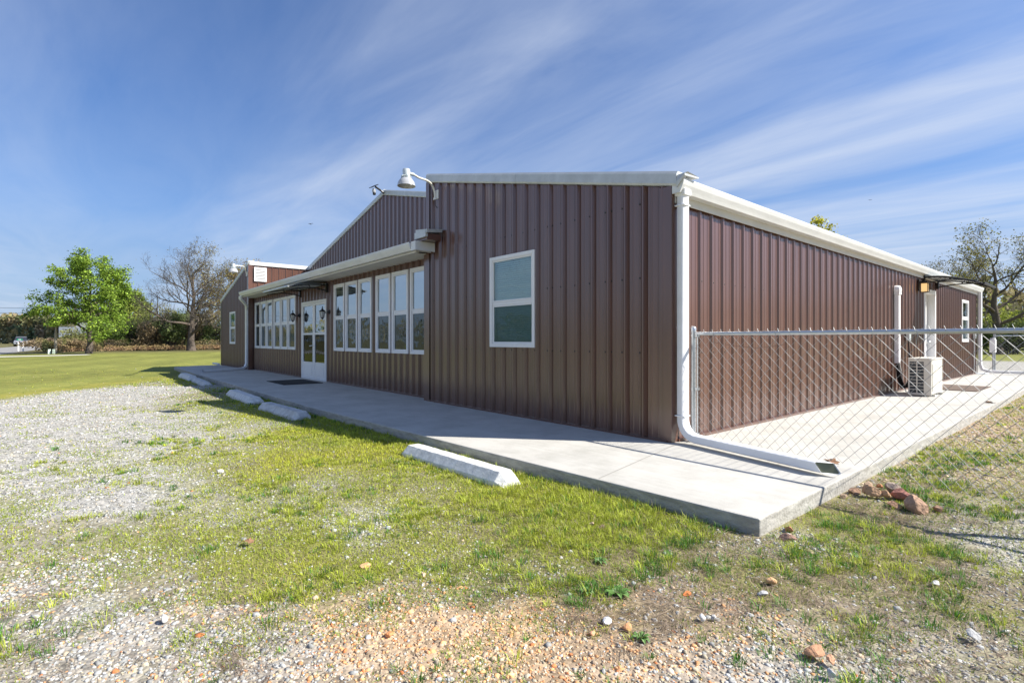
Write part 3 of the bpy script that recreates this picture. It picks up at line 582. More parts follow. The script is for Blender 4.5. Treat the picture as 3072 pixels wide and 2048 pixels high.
# screws
m_ = MB(); r0 = 0.0085
def scr(x, y, z, ax):
    n = 6; k = len(m_.v); c = Vector((x, y, z))
    for j in range(n):
        a = 2 * math.pi * j / n; o_ = Vector((math.cos(a), 0, math.sin(a))) if ax == 'y' else Vector((0, math.cos(a), math.sin(a)))
        m_.v.append(tuple(c + o_ * r0 * 1.3))
    m_.v.append(tuple(c + (Vector((0, -.006, 0)) if ax == 'y' else Vector((.006, 0, 0)))))
    m_.f += [(k + j, k + (j + 1) % n, k + n) for j in range(n)]
for zf in (0.62, 1.55, 2.25):
    for k in range(19):
        x = -0.305 - .2286 * k - .055
        z = {0.62: .87, 1.55: 1.64, 2.25: 2.40}[zf]
        if -2.9 < x < -1.9 and z > .9 and z < 2.2: continue
        scr(x, -.003, z, 'y')
        if k % 4 == 2: scr(x + .11 - .02, -.003, z, 'y')
    for k in range(60):
        y = .528 + .2375 * k + .05
        if 9.8 < y < 10.9 or 13.8 < y < 14.8: continue
        scr(.003, y, {0.62: .87, 1.55: 1.62, 2.25: .12}[zf], 'x')
for k in range(48):
    x = WR - .25 - .2286 * k
    for z in (3.05, 3.9):
        if roofz(x) > z + .15: scr(x, GY_ - .003, z, 'y')
m_.build('screws', M['black'], bld, kind='stuff')

# gutters and downspouts
def kprof(o, s, z):       # K-style gutter section; o = outward coordinate start
    return [(o, z - .115), (o + s * .085, z - .115), (o + s * .098, z - .085), (o + s * .118, z - .045), (o + s * .128, z - .010), (o + s * .128, z + .012), (o + s * .118, z + .012), (o + s * .118, z - .002), (o, z - .002)]
m_ = MB(); pr = kprof(.036, 1, EAVE + .035); m_.prism([(x, -.03, z) for x, z in pr], [(x, DEP + .1, z) for x, z in pr]); m_.build('gutter', M['trim'], bld)
m_ = MB(); m_.box((.034, 0.02, EAVE - .16), (.045, DEP, EAVE - .081)); m_.build('eave_trim', M['soffit'], bld)
FR = -0.42
m_ = MB(); pr = kprof(FR + .128, -1, 2.545); m_.prism([(-15.72, y, z) for y, z in pr], [(-4.46, y, z) for y, z in pr]); m_.build('gutter', M['trim'], bld)
m_ = MB(); m_.box((-15.75, FR + .129, 2.40), (-4.40, FR + .15, 2.55)); m_.box((-15.75, FR + .10, 2.395), (-4.40, FR + .128, 2.425)); m_.build('fascia', M['soffit'], bld)
m_ = MB(); m_.box((-4.44, FR + .03, 2.42), (-4.30, FR + .05, 2.56)); m_.box((-4.44, FR + .05, 2.42), (-4.42, -.035, 2.56)); m_.box((-4.32, FR + .05, 2.42), (-4.30, -.035, 2.56)); m_.build('fascia_return', M['trim'], bld)
m_ = MB()
for i in range(30):
    x0 = -15.75 - (-0) + i * (11.17 / 30); m_.box((x0 + .002, FR + .15, 2.418), (x0 + 11.17 / 30 - .004, PY, 2.428))
m_.box((WL, -.01, 2.4185), (-15.75, PY, 2.428))
m_.build('soffit', M['soffit'], bld)
# porch roof behind the gutter
m_ = MB(); zA, zB = 2.56, 2.80
m_.prism([(-15.76, FR + .12, zA), (-15.76, 0.0, zA + .045), (-15.76, 0.0, zA + .02), (-15.76, FR + .12, zA - .02)], [(-4.38, FR + .12, zA), (-4.38, 0.0, zA + .045), (-4.38, 0.0, zA + .02), (-4.38, FR + .12, zA - .02)])
m_.prism([(WL + .04, 0.004, zA + .045), (WL + .04, GY_ - .04, zB), (WL + .04, GY_ - .04, zB - .03), (WL + .04, 0.004, zA + .02)], [(WR - .05, 0.004, zA + .045), (WR - .05, GY_ - .04, zB), (WR - .05, GY_ - .04, zB - .03), (WR - .05, 0.004, zA + .02)])
m_.build('porch_roof', M['galv'], bld)
m_ = MB(); m_.prism([(-4.40, -.33, 2.70), (-4.05, -.33, 2.66), (-4.05, -.33, 2.71), (-4.40, -.33, 2.75)], [(-4.50, -.035, 2.74), (-4.08, -.035, 2.70), (-4.08, -.035, 2.75), (-4.50, -.035, 2.79)])
m_.box((-4.42, -.34, 2.60), (-4.08, -.30, 2.70))
m_.build('roof_end_flashing', M['galv'], bld)
m_ = MB(); m_.box((-4.40, -.298, 2.565), (-4.10, -.04, 2.66)); m_.build('roof_end_box', M['brown'], bld)
# downspouts
def spout(pts, w, d, name='downspout'):
    m_ = MB(); m_.tube(pts, 0, n=4, sq=(d, w)); return m_.build(name, M['spout'], bld, bevel=.008)
def rspout(pts, hw, hd, up):
    """rectangular pipe with a fixed side direction; pts ordered"""
    m_ = MB(); side = Vector(up); P = [Vector(p) for p in pts]; k = 0
    for i, p in enumerate(P):
        d = (P[min(i + 1, len(P) - 1)] - P[max(i - 1, 0)]).normalized(); s_ = (side - d * side.dot(d)).normalized(); n_ = d.cross(s_)
        for a, c in ((1, .8), (.8, 1), (-.8, 1), (-1, .8), (-1, -.8), (-.8, -1), (.8, -1), (1, -.8)): m_.v.append(tuple(p + s_ * hw * a + n_ * hd * c))
    n = 8
    for i in range(len(P) - 1):
        for j in range(n): m_.f.append((i * n + j, i * n + (j + 1) % n, (i + 1) * n + (j + 1) % n, (i + 1) * n + j))
    m_.f.append(tuple(range(n))[::-1])
    return m_
arc = [(0.10 + .0, .055, 2.36)] 
run_d = Vector((1.36, -.30, 0)).normalized()
c0 = Vector((0.098, 0.062, 0)); pts = [c0 + Vector((0, 0, 2.42)), c0 + Vector((0, 0, .24))]
for i in range(1, 8):
    a = i / 8 * math.pi / 2; pts.append(c0 + run_d * (.17 * (1 - math.cos(a))) + Vector((0, 0, .24 - .17 * math.sin(a))))
pts.append(c0 + run_d * .17 + Vector((0, 0, .068))); pts.append(c0 + run_d * 1.33 + Vector((0, 0, .062)))
side = Vector((-run_d.y, run_d.x, 0))
m_ = rspout(pts, .047, .036, side)
# slanted open end
n = 8; k = len(m_.v); last = m_.v[-n:]
endc = sum((Vector(p) for p in last), Vector()) / n; ext = []
for p in last:
    e_ = 0.05 + 0.045 * (1 if (Vector(p) - endc).dot(side) > 0 else -1) + (0.045 if p[2] < .06 else 0.0); ext.append((p[0] + run_d.x * e_, p[1] + run_d.y * e_, p[2]))
m_.v += ext
for j in range(n): m_.f.append((k - n + j, k - n + (j + 1) % n, k + (j + 1) % n, k + j))
ds = m_.build('downspout', M['spout'], bld, smooth=True, angle=50, solid=.003)
m_ = MB(); m_.add([tuple(Vector(p) - run_d * .012) for p in ext], [tuple(range(8))]); m_.build("spout_mouth", M["inside"], ds)  # flat sheet across the opening, shade of the hollow put into its colour
m_ = MB()
for z in (.26, 2.30): MB().box((.040, .005, z), (.146, .118, z + .012)).build('strap', M['spout'], ds, bevel=.003)
MB().box((.040, 0.006, 2.40), (.152, .122, 2.46)).build('spout_collar', M['spout'], ds, bevel=.004)
# left porch downspout
q0 = Vector((-15.66, FR + .04, 2.43)); pts = [q0, q0 - Vector((0, 0, .08)), Vector((-15.95, -.13, 2.15)), Vector((-16.20, -.075, 2.02)), Vector((-16.20, -.075, .22)), Vector((-16.18, -.12, .10)), Vector((-16.12, -.24, .055)), Vector((-15.32, -1.50, .05))]
rspout(pts, .05, .036, (1, .2, .1)).build('downspout', M['spout'], bld, smooth=True, angle=50)
# far right downspout
c0 = Vector((0.09, DEP - .02, 0)); pts = [c0 + Vector((0, 0, 2.42)), c0 + Vector((0, 0, .28)), c0 + Vector((.05, 0, .14)), c0 + Vector((.2, 0, .075)), c0 + Vector((2.6, .2, .06))]
rspout(pts, .055, .04, (0, 1, 0)).build('downspout', M['spout'], bld, smooth=True, angle=50)
m_ = MB(); m_.box((-21.6, -.14, 0.0), (-20.58, -.04, .07)); m_.build('downspout', M['spout'], bld, bevel=.01)

# windows
def window(ax, a, b_, z0, z1, plane, out, mid, blind=(0, 1), tall=True, glassm='glass', lowm='screen', fw=.055, slats=True):
    """ax: axis the window runs along; out: outward sign; frame proud of the wall"""
    def P(s, h, z): return (s, plane + out * h, z) if ax == 'x' else (plane + out * h, s, z)
    def bx(m_, s0, s1, h0, h1, zz0, zz1):
        p, q = P(s0, h0, zz0), P(s1, h1, zz1); m_.box(tuple(map(min, p, q)), tuple(map(max, p, q)))
    m_ = MB()
    bx(m_, a, a + fw, -.05, .038, z0, z1); bx(m_, b_ - fw, b_, -.05, .038, z0, z1)
    bx(m_, a + fw, b_ - fw, -.05, .038, z0, z0 + fw); bx(m_, a + fw, b_ - fw, -.05, .038, z1 - fw, z1)
    bx(m_, a + fw, b_ - fw, -.045, .022, mid - .022, mid + .022)
    root = m_.build('window', M['vinyl'], bld, bevel=.004)
    s_ = MB(); i = .022
    for u0, u1 in ((z0 + fw, mid - .022), (mid + .022, z1 - fw)):
        hh = (-.03, .018) if u0 < mid - .1 else (-.03, .026)
        bx(s_, a + fw, a + fw + i, *hh, u0, u1); bx(s_, b_ - fw - i, b_ - fw, *hh, u0, u1)
        bx(s_, a + fw + i, b_ - fw - i, *hh, u0, u0 + i); bx(s_, a + fw + i, b_ - fw - i, *hh, u1 - i, u1)
    s_.build('sash', M['vinyl'], root, bevel=.003)
    for nm, u0, u1, mt in (('pane', mid + .022, z1 - fw, glassm), ('screened_pane', z0 + fw, mid - .022, lowm)):
        g_ = MB(); c = P(a + fw, .008, u0), P(b_ - fw, .008, u0), P(b_ - fw, .008, u1), P(a + fw, .008, u1); g_.quad(*c); g_.build(nm, M[mt], root)
    bl = MB(); bz0 = z0 + fw + (z1 - z0 - 2 * fw) * blind[0]; bz1 = z0 + fw + (z1 - z0 - 2 * fw) * blind[1]
    if slats:
        z = bz0
        while z < bz1 - .02:
            p = [P(a + .03, -.040, z), P(b_ - .03, -.040, z), P(b_ - .03, -.055, z + .027), P(a + .03, -.055, z + .027)]; bl.quad(*p); z += .0285
    else:
        bl.quad(P(a + .03, -.034, bz0), P(b_ - .03, -.034, bz0), P(b_ - .03, -.034, bz1), P(a + .03, -.034, bz1))
    if bz1 - bz0 > .05: bl.build('blind', M['blind'], root)
    return root
window('x', -2.857, -1.932, .905, 2.145, 0.0, -1, 1.50, glassm='glasst', lowm='screent', fw=.05)
window('x', -18.93, -18.01, .86, 2.05, 0.0, -1, 1.46, glassm='glasst', blind=(.5, 1))
for i, (a, b_) in enumerate(WIN_R): window('x', a, b_, .75, 2.29, PY, -1, 1.515, blind=(.5, 1), slats=False)
for i, (a, b_) in enumerate(WIN_L): window('x', a, b_, .735, 2.25, PY, -1, 1.49, blind=(.5, 1) if i else (.99, 1), slats=False)
window('y', 13.86, 14.76, .95, 2.10, 0.0, 1, 1.60, blind=(.99, 1))

# double front door
dr_ = MB(); a, b_, z0, z1 = DOOR; ym = -10.41
dr_.box((a, PY - .05, 0), (a + .05, PY + .06, z1)); dr_.box((b_ - .05, PY - .05, 0), (b_, PY + .06, z1)); dr_.box((a + .05, PY - .05, z1 - .05), (b_ - .05, PY + .06, z1)); dr_.box((a + .05, PY - .06, 0.002), (b_ - .05, PY + .06, .025))
droot = dr_.build('front_door', M['vinyl'], bld, bevel=.004)
for nm, x0, x1 in (('door_leaf', a + .054, ym - .003), ('door_leaf', ym + .003, b_ - .054)):
    m_ = MB(); y0, y1 = PY - .042, PY + .0; st = .07
    m_.box((x0, y0, .03), (x0 + st, y1, z1 - .054)); m_.box((x1 - st, y0, .03), (x1, y1, z1 - .054))
    for za, zb_ in ((.03, .44), (1.135, 1.185), (z1 - .12, z1 - .054)): m_.box((x0 + st, y0 + (.0 if za > .1 else .008), za), (x1 - st, y1, zb_))
    m_.box((x0 + st + .05, y0 - .004, .10), (x1 - st - .05, y0 + .008, .38))
    m_.box((x0 + st, y0, .415), (x1 - st, y0 + .008, .44))
    m_.build('door_leaf', M['vinyl'], droot, bevel=.004)
    for za, zb_, mt, nm2 in ((1.185, z1 - .12, 'glass', 'pane'), (.44, 1.135, 'glassdoor', 'pane')):
        g_ = MB(); g_.quad((x0 + st, y0 + .02, za), (x1 - st, y0 + .02, za), (x1 - st, y0 + .02, zb_), (x0 + st, y0 + .02, zb_)); g_.build('pane', M[mt], droot)
m_ = MB(); m_.tube([(ym - .035, PY - .045, .86), (ym - .035, PY - .085, .86), (ym - .14, PY - .09, .85)], .011, 8); m_.lathe((ym - .035, PY - .043, .86), [(.022, 0), (.022, .01)], 12, (0, -1, 0)); m_.build('handle', M['trim'], droot, smooth=True)
m_ = MB(); m_.box((-10.06, PY - .024, 1.51), (-9.86, PY - .023, 1.74)); m_.build('paper_notice', M['paper'], droot)
# side door, deep set in its frame
m_ = MB(); m_.box((.0, 9.78, 0), (.036, 9.87, 2.14)); m_.box((-.16, 10.76, 0), (.036, 10.85, 2.14)); m_.box((-.16, 9.87, 2.05), (.036, 10.76, 2.14)); m_.box((-.16, 9.84, 0), (-.0, 9.87, 2.05))
sdoor = m_.build('side_door', M['vinyl'], bld, bevel=.004)
m_ = MB(); m_.box((-.15, 9.87, .02), (-.11, 10.75, 2.05))
for z in (.2, .75, 1.35): m_.box((-.11, 10.0, z), (-.102, 10.28, z + .42)); m_.box((-.11, 10.36, z), (-.102, 10.64, z + .42))
m_.build('door_leaf', M['vinyl'], sdoor, bevel=.004)
m_ = MB(); m_.lathe((-.11, 10.66, .95), [(.012, 0), (.012, .04), (.028, .05), (.03, .07), (.015, .085)], 12, (1, 0, 0)); m_.build('handle', M['pipe'], sdoor, smooth=True)
# louvred vent on the inner wall of the left wing
m_ = MB(); vy0, vy1, vz0, vz1 = .15, .54, 3.0, 3.475; X0 = WL + .026
m_.box((X0, vy0, vz0), (X0 + .03, vy0 + .04, vz1)); m_.box((X0, vy1 - .04, vz0), (X0 + .03, vy1, vz1)); m_.box((X0, vy0 + .04, vz0), (X0 + .03, vy1 - .04, vz0 + .04)); m_.box((X0, vy0 + .04, vz1 - .04), (X0 + .03, vy1 - .04, vz1))
vent = m_.build('gable_vent', M['vinyl'], bld)
m_ = MB(); m_.box((X0 - .001, vy0 + .04, vz0 + .04), (X0 + .002, vy1 - .04, vz1 - .04)); m_.build('vent_back', M['black'], vent)
for i in range(8):
    z = vz0 + .052 + i * .049; m_ = MB(); m_.box((X0 + .012, vy0 + .04, z), (X0 + .028, vy1 - .04, z + .027))
    m_.build('louvre', M['vinyl'], vent)
# ------------------------------------------------------------------ things fixed to or standing by the building
def yard_light(loc, pts, label):
    """loc: head bottom centre; pts: arm polyline from head to wall"""
    t = thing('yard_light', pts[-1], label, 'yard light', 'gooseneck yard lights on the front wall')
    hx, hy, hz = loc
    MB().lathe(loc, [(.045, .145), (.052, .15), (.054, .235), (.046, .245)], 20).build('head_housing', M['lampmetal'], t, smooth=True)
    m_ = MB()
    for j in range(22):
        a = 2 * math.pi * j / 22; c_, s_ = math.cos(a), math.sin(a)
        m_.prism([(hx + c_ * .05 - s_ * .003, hy + s_ * .05 + c_ * .003, hz + .152), (hx + c_ * .05 + s_ * .003, hy + s_ * .05 - c_ * .003, hz + .152), (hx + c_ * .05 + s_ * .003, hy + s_ * .05 - c_ * .003, hz + .108), (hx + c_ * .05 - s_ * .003, hy + s_ * .05 + c_ * .003, hz + .108)],
                 [(hx + c_ * .072 - s_ * .003, hy + s_ * .072 + c_ * .003, hz + .145), (hx + c_ * .072 + s_ * .003, hy + s_ * .072 - c_ * .003, hz + .145), (hx + c_ * .078 + s_ * .003, hy + s_ * .078 - c_ * .003, hz + .108), (hx + c_ * .078 - s_ * .003, hy + s_ * .078 + c_ * .003, hz + .108)])
    m_.lathe((hx, hy, hz + .10), [(.05, 0), (.05, .05)], 16); m_.build('heat_fins', M['lampmetal'], t)
    MB().lathe(loc, [(.06, .108), (.078, .108), (.098, .085), (.115, .06), (.124, .03), (.131, .0), (.126, .0), (.115, .035), (.05, .095)], 32).build('refractor', M['refractor'], t, smooth=True)
    MB().tube(pts[:2], [.024, .024], 12).build('arm_clamp', M['lampmetal'], t, smooth=True)
    # smooth arm
    P = [Vector(p) for p in pts]; Q = []
    for i in range(len(P) - 1):
        a, b_, c_, d = P[max(i - 1, 0)], P[i], P[i + 1], P[min(i + 2, len(P) - 1)]
        for k in range(5):
            u_ = k / 5; Q.append(0.5 * ((2 * b_) + (c_ - a) * u_ + (2 * a - 5 * b_ + 4 * c_ - d) * u_ ** 2 + (3 * b_ - a - 3 * c_ + d) * u_ ** 3))
    Q.append(P[-1]); MB().tube(Q, .0165, 12).build('arm', M['arm'], t, smooth=True)
    x, y, z = pts[-1]; m_ = MB(); m_.box((x - .02, -.045, z - .01), (x + .075, -.028, z + .13)); m_.box((x - .03, -.07, z - .02), (x + .03, -.045, z + .015)); m_.build('wall_bracket', M['trim'], t, bevel=.003)
    return t
y1 = yard_light((-3.80, -.82, 3.215), [(-3.80, -.80, 3.41), (-3.88, -.66, 3.435), (-4.07, -.46, 3.475), (-4.19, -.24, 3.50), (-4.25, -.12, 3.47), (-4.262, -.065, 3.38), (-4.262, -.055, 3.27)], 'pale gooseneck yard light at the top left corner of the near front wall')
MB().tube([(-4.262, -.055, 3.26), (-4.27, -.05, 3.17), (-4.24, -.03, 3.12), (-4.20, -.02, 3.13)], .006, 6).build('loose_wire', M['black'], y1)
yard_light((-14.55, -.82, 3.06), [(-14.60, -.80, 3.26), (-14.75, -.66, 3.29), (-15.3, -.42, 3.36), (-15.9, -.22, 3.42), (-16.22, -.12, 3.40), (-16.30, -.065, 3.30), (-16.30, -.055, 3.18)], 'far yard light on its curved arm at the peak edge of the left wing')
# solar flood light at the ridge
t = thing('solar_flood_light', (RX + .05, GY_ - .06, 4.98), 'small black solar security light perched on the ridge end of the porch gable', 'flood light')
x, y, z = RX + .05, GY_ - .14, 5.06
MB().prism([(x - .20, y - .22, z + .07), (x + .06, y - .24, z + .03), (x + .09, y - .08, z + .13), (x - .17, y - .06, z + .17)], [(x - .20, y - .225, z + .085), (x + .06, y - .245, z + .045), (x + .09, y - .085, z + .145), (x - .17, y - .065, z + .185)]).build('solar_panel', M['black'], t)
MB().tube([(x + .04, y + .10, z - .06), (x + .03, y + .02, z + .0), (x - .04, y - .12, z + .10)], .028, 8).build('bracket', M['black'], t)
MB().lathe((x - .07, y - .14, z - .01), [(.02, .06), (.045, .045), (.052, .0), (.045, -.045), (.02, -.06)], 14).build('sensor', M['refractor'], t, smooth=True)
MB().lathe((x - .07, y - .13, z - .085), [(.035, .03), (.045, .0), (.035, -.035)], 14).build('lamp_head', M['black'], t, smooth=True)

def lantern(x, label):
    y = PY - .028; z = 1.60
    t = thing('wall_lantern', (x, y, z), label, 'wall lantern', 'black carriage lanterns beside the front door')
    m_ = MB(); m_.lathe((x, y, z + .07), [(.055, 0), (.055, .012), (.03, .03), (.018, .045)], 16, (0, -1, 0)); m_.tube([(x, y - .03, z + .07), (x, y - .10, z + .05), (x, y - .15, z + .075), (x, y - .17, z + .10)], .010, 8); m_.build('arm', M['black'], t, smooth=True)
    c = (x, y - .17, z)
    m_ = MB(); m_.lathe(c, [(.008, .20), (.014, .185), (.006, .17), (.020, .155), (.012, .14), (.030, .125), (.072, .085), (.076, .075), (.066, .072)], 8); m_.build('lantern_roof', M['black'], t)
    m_ = MB()
    for j in range(8):
        a = math.pi / 8 + j * math.pi / 4; m_.tube([(c[0] + .066 * math.cos(a), c[1] + .066 * math.sin(a), c[2] + .075), (c[0] + .040 * math.cos(a), c[1] + .040 * math.sin(a), c[2] - .07)], .004, 5)
    m_.lathe((c[0], c[1], c[2] - .095), [(.006, -.02), (.014, -.01), (.02, 0), (.042, .022), (.042, .03)], 8); m_.build('lantern_cage', M['black'], t)
    MB().lathe((c[0], c[1], c[2] - .068), [(.038, 0), (.062, .14)], 8).build('lantern_glass', M['bulbglass'], t)
lantern(-11.55, 'black carriage lantern on the left side of the double door')
lantern(-9.36, 'black carriage lantern on the right side of the double door')

def canopy(ax, s0, s1, z, plane, out, proj, label, drop=.22):
    def P(s, h, zz): return (s, plane + out * h, zz) if ax == 'x' else (plane + out * h, s, zz)
    t = thing('door_canopy', P((s0 + s1) / 2, .03, z), label, 'canopy')
    n = 12; prof = [(proj * i / n, z + .02 + .03 * math.sin(math.pi * min(1, i / n * .8)) - drop * (i / n) ** 1.7) for i in range(n + 1)]
    for s in (s0 + .04, s1 - .04):
        m_ = MB()
        m_.tube([P(s, h, zz - .02) for h, zz in prof], 0, 4, sq=(.014, .014))
        m_.tube([P(s, .03 + (proj * .9) * i / n, z - .13 + .07 * math.sin(math.pi * i / n * .9) + (-.04) * (i / n)) for i in range(n + 1)], 0, 4, sq=(.012, .012))
        p, q = P(s - .03, .0, z - .17), P(s + .03, .045, z + .05); m_.box(tuple(map(min, p, q)), tuple(map(max, p, q)))
        m_.tube([P(s, proj * .45, z - .07), P(s, proj * .5, prof[6][1])], .011, 6)
        m_.build('bracket_arm', M['black'], t)
    m_ = MB(); k = 0
    for (h0, za), (h1, zb_) in zip(prof[:-1], prof[1:]): m_.quad(P(s0, h0, za + .004), P(s1, h0, za + .004), P(s1, h1, zb_ + .004), P(s0, h1, zb_ + .004))
    m_.build('canopy_sheet', M['poly'], t, smooth=True, solid=.004)
    m_ = MB(); h, zz = prof[-1]; m_.tube([P(s0 - .01, h, zz), P(s1 + .01, h, zz)], .022, 10); m_.build('front_rail', M['black'] if ax == 'y' else M['pipe'], t, smooth=True)
    m_ = MB(); m_.tube([P(s0, .03, z + .03), P(s1, .03, z + .03)], 0, 4, sq=(.014, .014)); m_.build('back_rail', M['black'], t)
canopy('x', -11.45, -9.45, 2.315, PY - .026, -1, .92, 'curved smoked canopy on black arms over the white double front door', drop=.12)
canopy('y', 9.62, 10.98, 2.36, .026, 1, 1.0, 'curved black-armed canopy over the white side door', drop=.24)
# lantern by the side door, lit
t = thing('wall_lantern', (.03, 9.35, 2.1), 'black box lantern with lit amber glass beside the side door', 'wall lantern')
x, y, z = .13, 9.32, 2.03
m_ = MB(); m_.box((.026, y - .05, z + .02), (.045, y + .05, z + .27)); m_.box((.045, y - .015, z + .20), (x, y + .015, z + .225)); m_.box((x - .075, y - .075, z + .175), (x + .075, y + .075, z + .19)); m_.box((x - .05, y - .05, z + .19), (x + .05, y + .05, z + .215)); m_.box((x - .065, y - .065, z - .02), (x + .065, y + .065, z - .005))
for a in (-1, 1):
    for b_ in (-1, 1): m_.box((x + a * .062 - .006, y + b_ * .062 - .006, z - .005), (x + a * .062 + .006, y + b_ * .062 + .006, z + .175))
m_.build('lantern_cage', M['black'], t)
MB().box((x - .052, y - .052, z), (x + .052, y + .052, z + .17)).build('lantern_glass', M['amber'], t)

# outdoor unit, line cover, disconnect
ax0, ax1, ay0, ay1, ah = .345, .68, 7.03, 7.90, .68
t = thing('heat_pump_unit', ((ax0 + ax1) / 2, 7.5, 0), 'beige outdoor heat pump unit standing on the side walk behind the fence', 'outdoor unit')
m_ = MB(); m_.box((ax0 + .004, ay0 + .02, .04), (ax1 - .004, ay1 - .004, ah - .03)); m_.build('casing', M['ac'], t, bevel=.01)
m_ = MB(); m_.box((ax0 - .004, ay0 - .006, ah - .03), (ax1 + .006, ay1 + .004, ah)); m_.build('top_cover', M['ac'], t, bevel=.008)
m_ = MB(); m_.box((ax0 + .02, ay0 + .008, .05), (ax0 + .235, ay0 + .019, ah - .05)); m_.build('coil', M['acdark'], t)
m_ = MB(); m_.box((ax0, ay0, .02), (ax0 + .022, ay0 + .02, ah - .03)); m_.box((ax0 + .225, ay0, .02), (ax1, ay0 + .02, ah - .03)); m_.box((ax0 + .118, ay0 - .002, .05), (ax0 + .136, ay0 + .01, ah - .05)); m_.box((ax0 + .022, ay0, .02), (ax0 + .225, ay0 + .018, .06)); m_.box((ax0 + .022, ay0, ah - .065), (ax0 + .225, ay0 + .018, ah - .03)); m_.build('grille_frame', M['ac'], t, bevel=.003)
for i in range(9):
    z = .115 + i * .058; m_ = MB(); m_.box((ax0 + .022, ay0 - .001, z), (ax0 + .225, ay0 + .006, z + .010)); m_.build('grille_bar', M['ac'], t)
m_ = MB(); m_.box((ax1 - .004, ay0 + .08, .09), (ax1 + .006, ay0 + .45, ah - .10)); m_.build('side_panel', M['ac'], t, bevel=.003)
for i in range(18):
    z = .14 + i * .024; m_ = MB(); m_.box((ax1 + .006, ay0 + .12, z), (ax1 + .010, ay0 + .40, z + .010)); m_.build('louvre', M['ac'], t)
for yy in (ay0 + .12, ay1 - .18):
    m_ = MB(); m_.box((ax0 - .02, yy, .0), (ax1 + .03, yy + .06, .04)); m_.build('foot', M['ac'], t)
t = thing('pipe_cover', (0.03, 7.6, 1.2), 'white square pipe cover with curved cap running down the side wall', 'pipe cover')
m_ = MB(); m_.box((.026, 7.50, .56), (.10, 7.62, 1.99)); m_.build('cover_channel', M['vinyl'], t, bevel=.006)
m_ = MB(); m_.lathe((.026, 7.56, 1.96), [(.085, 0), (.085, .05), (.07, .085), (.03, .10)], 18, (1, 0, 0)); m_.box((.026, 7.485, 1.87), (.112, 7.635, 1.97)); m_.build('cap', M['vinyl'], t, smooth=True)
m_ = MB()
for i, (dx, r_) in enumerate(((.0, .022), (.03, .024), (-.03, .018))):
    m_.tube([(.06, 7.56 + dx, .60), (.07 + .02 * i, 7.55 + dx, .30), (.12 + .03 * i, 7.58 + dx, .10), (.22, 7.62, .12 + .05 * i), (.36, 7.72, .16 + .04 * i)], r_, 8)
m_.build('insulated_lines', M['rubber'], t, smooth=True)
m_ = MB(); m_.tube([(.09, 7.60, .55), (.13, 7.63, .2), (.2, 7.55, .03), (.36, 7.4, .015)], .010, 6); m_.build('drain_hose', M['trim'], t, smooth=True)
t = thing('disconnect_box', (0.03, 8.4, 1.05), 'small grey electrical disconnect box with a hanging cable on the side wall', 'electrical box')
m_ = MB(); m_.box((.026, 8.32, .99), (.085, 8.45, 1.17)); m_.build('box', M['lampmetal'], t, bevel=.004)
MB().tube([(.055, 8.38, .99), (.07, 8.38, .7), (.11, 8.3, .4), (.30, 7.95, .22)], .012, 8).build('cable', M['rubber'], t, smooth=True)
t = thing('conduit', (0.05, 15.45, 0), 'thin grey conduit running down near the far corner of the side wall', 'conduit')
MB().tube([(.05, 15.45, 1.15), (.05, 15.45, .12), (.09, 15.5, .03), (.3, 15.9, .02)], .018, 8).build('pipe', M['pipe'], t, smooth=True)
m_ = MB(); m_.box((.026, 15.40, 1.05), (.09, 15.50, 1.18)); m_.build('outlet_box', M['lampmetal'], t, bevel=.004)
t = thing('meter_box', (.25, 17.1, 0), 'white utility box on a post beyond the far corner', 'utility box')
m_ = MB(); m_.box((.18, 17.0, .62), (.32, 17.2, 1.02)); m_.box((.19, 17.02, 1.02), (.31, 17.18, 1.06)); m_.build('box', M['vinyl'], t, bevel=.015)
MB().tube([(.25, 17.1, 0), (.25, 17.1, .64)], .02, 8).build('post', M['pipe'], t, smooth=True)
m_ = MB(); m_.box((-10.55, -.93, .001), (-9.18, -.06, .014)); o = m_.build('doormat', M['rubber'], base=(-9.9, -.5, 0), bevel=.003); tagit(o, 'large flat black rubber mat on the walk before the front door', 'doormat')
m_ = MB(); m_.box((.16, 8.85, .001), (1.03, 10.45, .014)); o = m_.build('doormat', M['brownmat'], base=(.6, 9.6, 0), bevel=.003); tagit(o, 'flat brown mat on the side walk behind the outdoor unit', 'doormat')

# ------------------------------------------------------------------ chain link fence
FY = .21; POST = .115
def wires(xs0, xs1, y, ztop, zbot_f, w=.0865, h=.0975, r=.0020):
    V_, F_ = [], []; hw = w / 2; k = 0; x = xs0
    while x < xs1:
        for sgn in (0,):
            z = ztop; pts = []; j = 0; zb = zbot_f(x)
            while z > zb:
                pts.append((x + (hw if j % 2 else 0), y + (.0022 if (j + k) % 2 else -.0022), z)); z -= h / 2; j += 1
            pts[0] = (pts[0][0], y, pts[0][2] - .012)
            base = len(V_)
            for i, p in enumerate(pts):
                for a in range(4):
                    th = math.pi / 2 * a; V_.append((p[0], p[1] + r * math.sin(th) * 1.1, p[2] + r * 1.25 * math.cos(th)))
            for i in range(len(pts) - 1):
                for a in range(4): F_.append((base + i * 4 + a, base + i * 4 + (a + 1) % 4, base + i * 4 + 4 + (a + 1) % 4, base + i * 4 + 4 + a))
        x += hw if False else w; k += 1
    return V_, F_
fen = thing('chain_link_fence', (POST - .03, FY, 0), 'galvanised chain link fence running off the near building corner beside the downspout', 'fence')
zb = lambda x: 0.015 if x < 1.5 else max(-.09, .015 - (x - 1.5) * .25)
m_ = MB(); x0 = .166 - .0865 / 2
va, fa = wires(x0, 5.2, FY, 1.095, zb); m_.add(va, fa)
x = x0 + .0865 / 2; k = 0
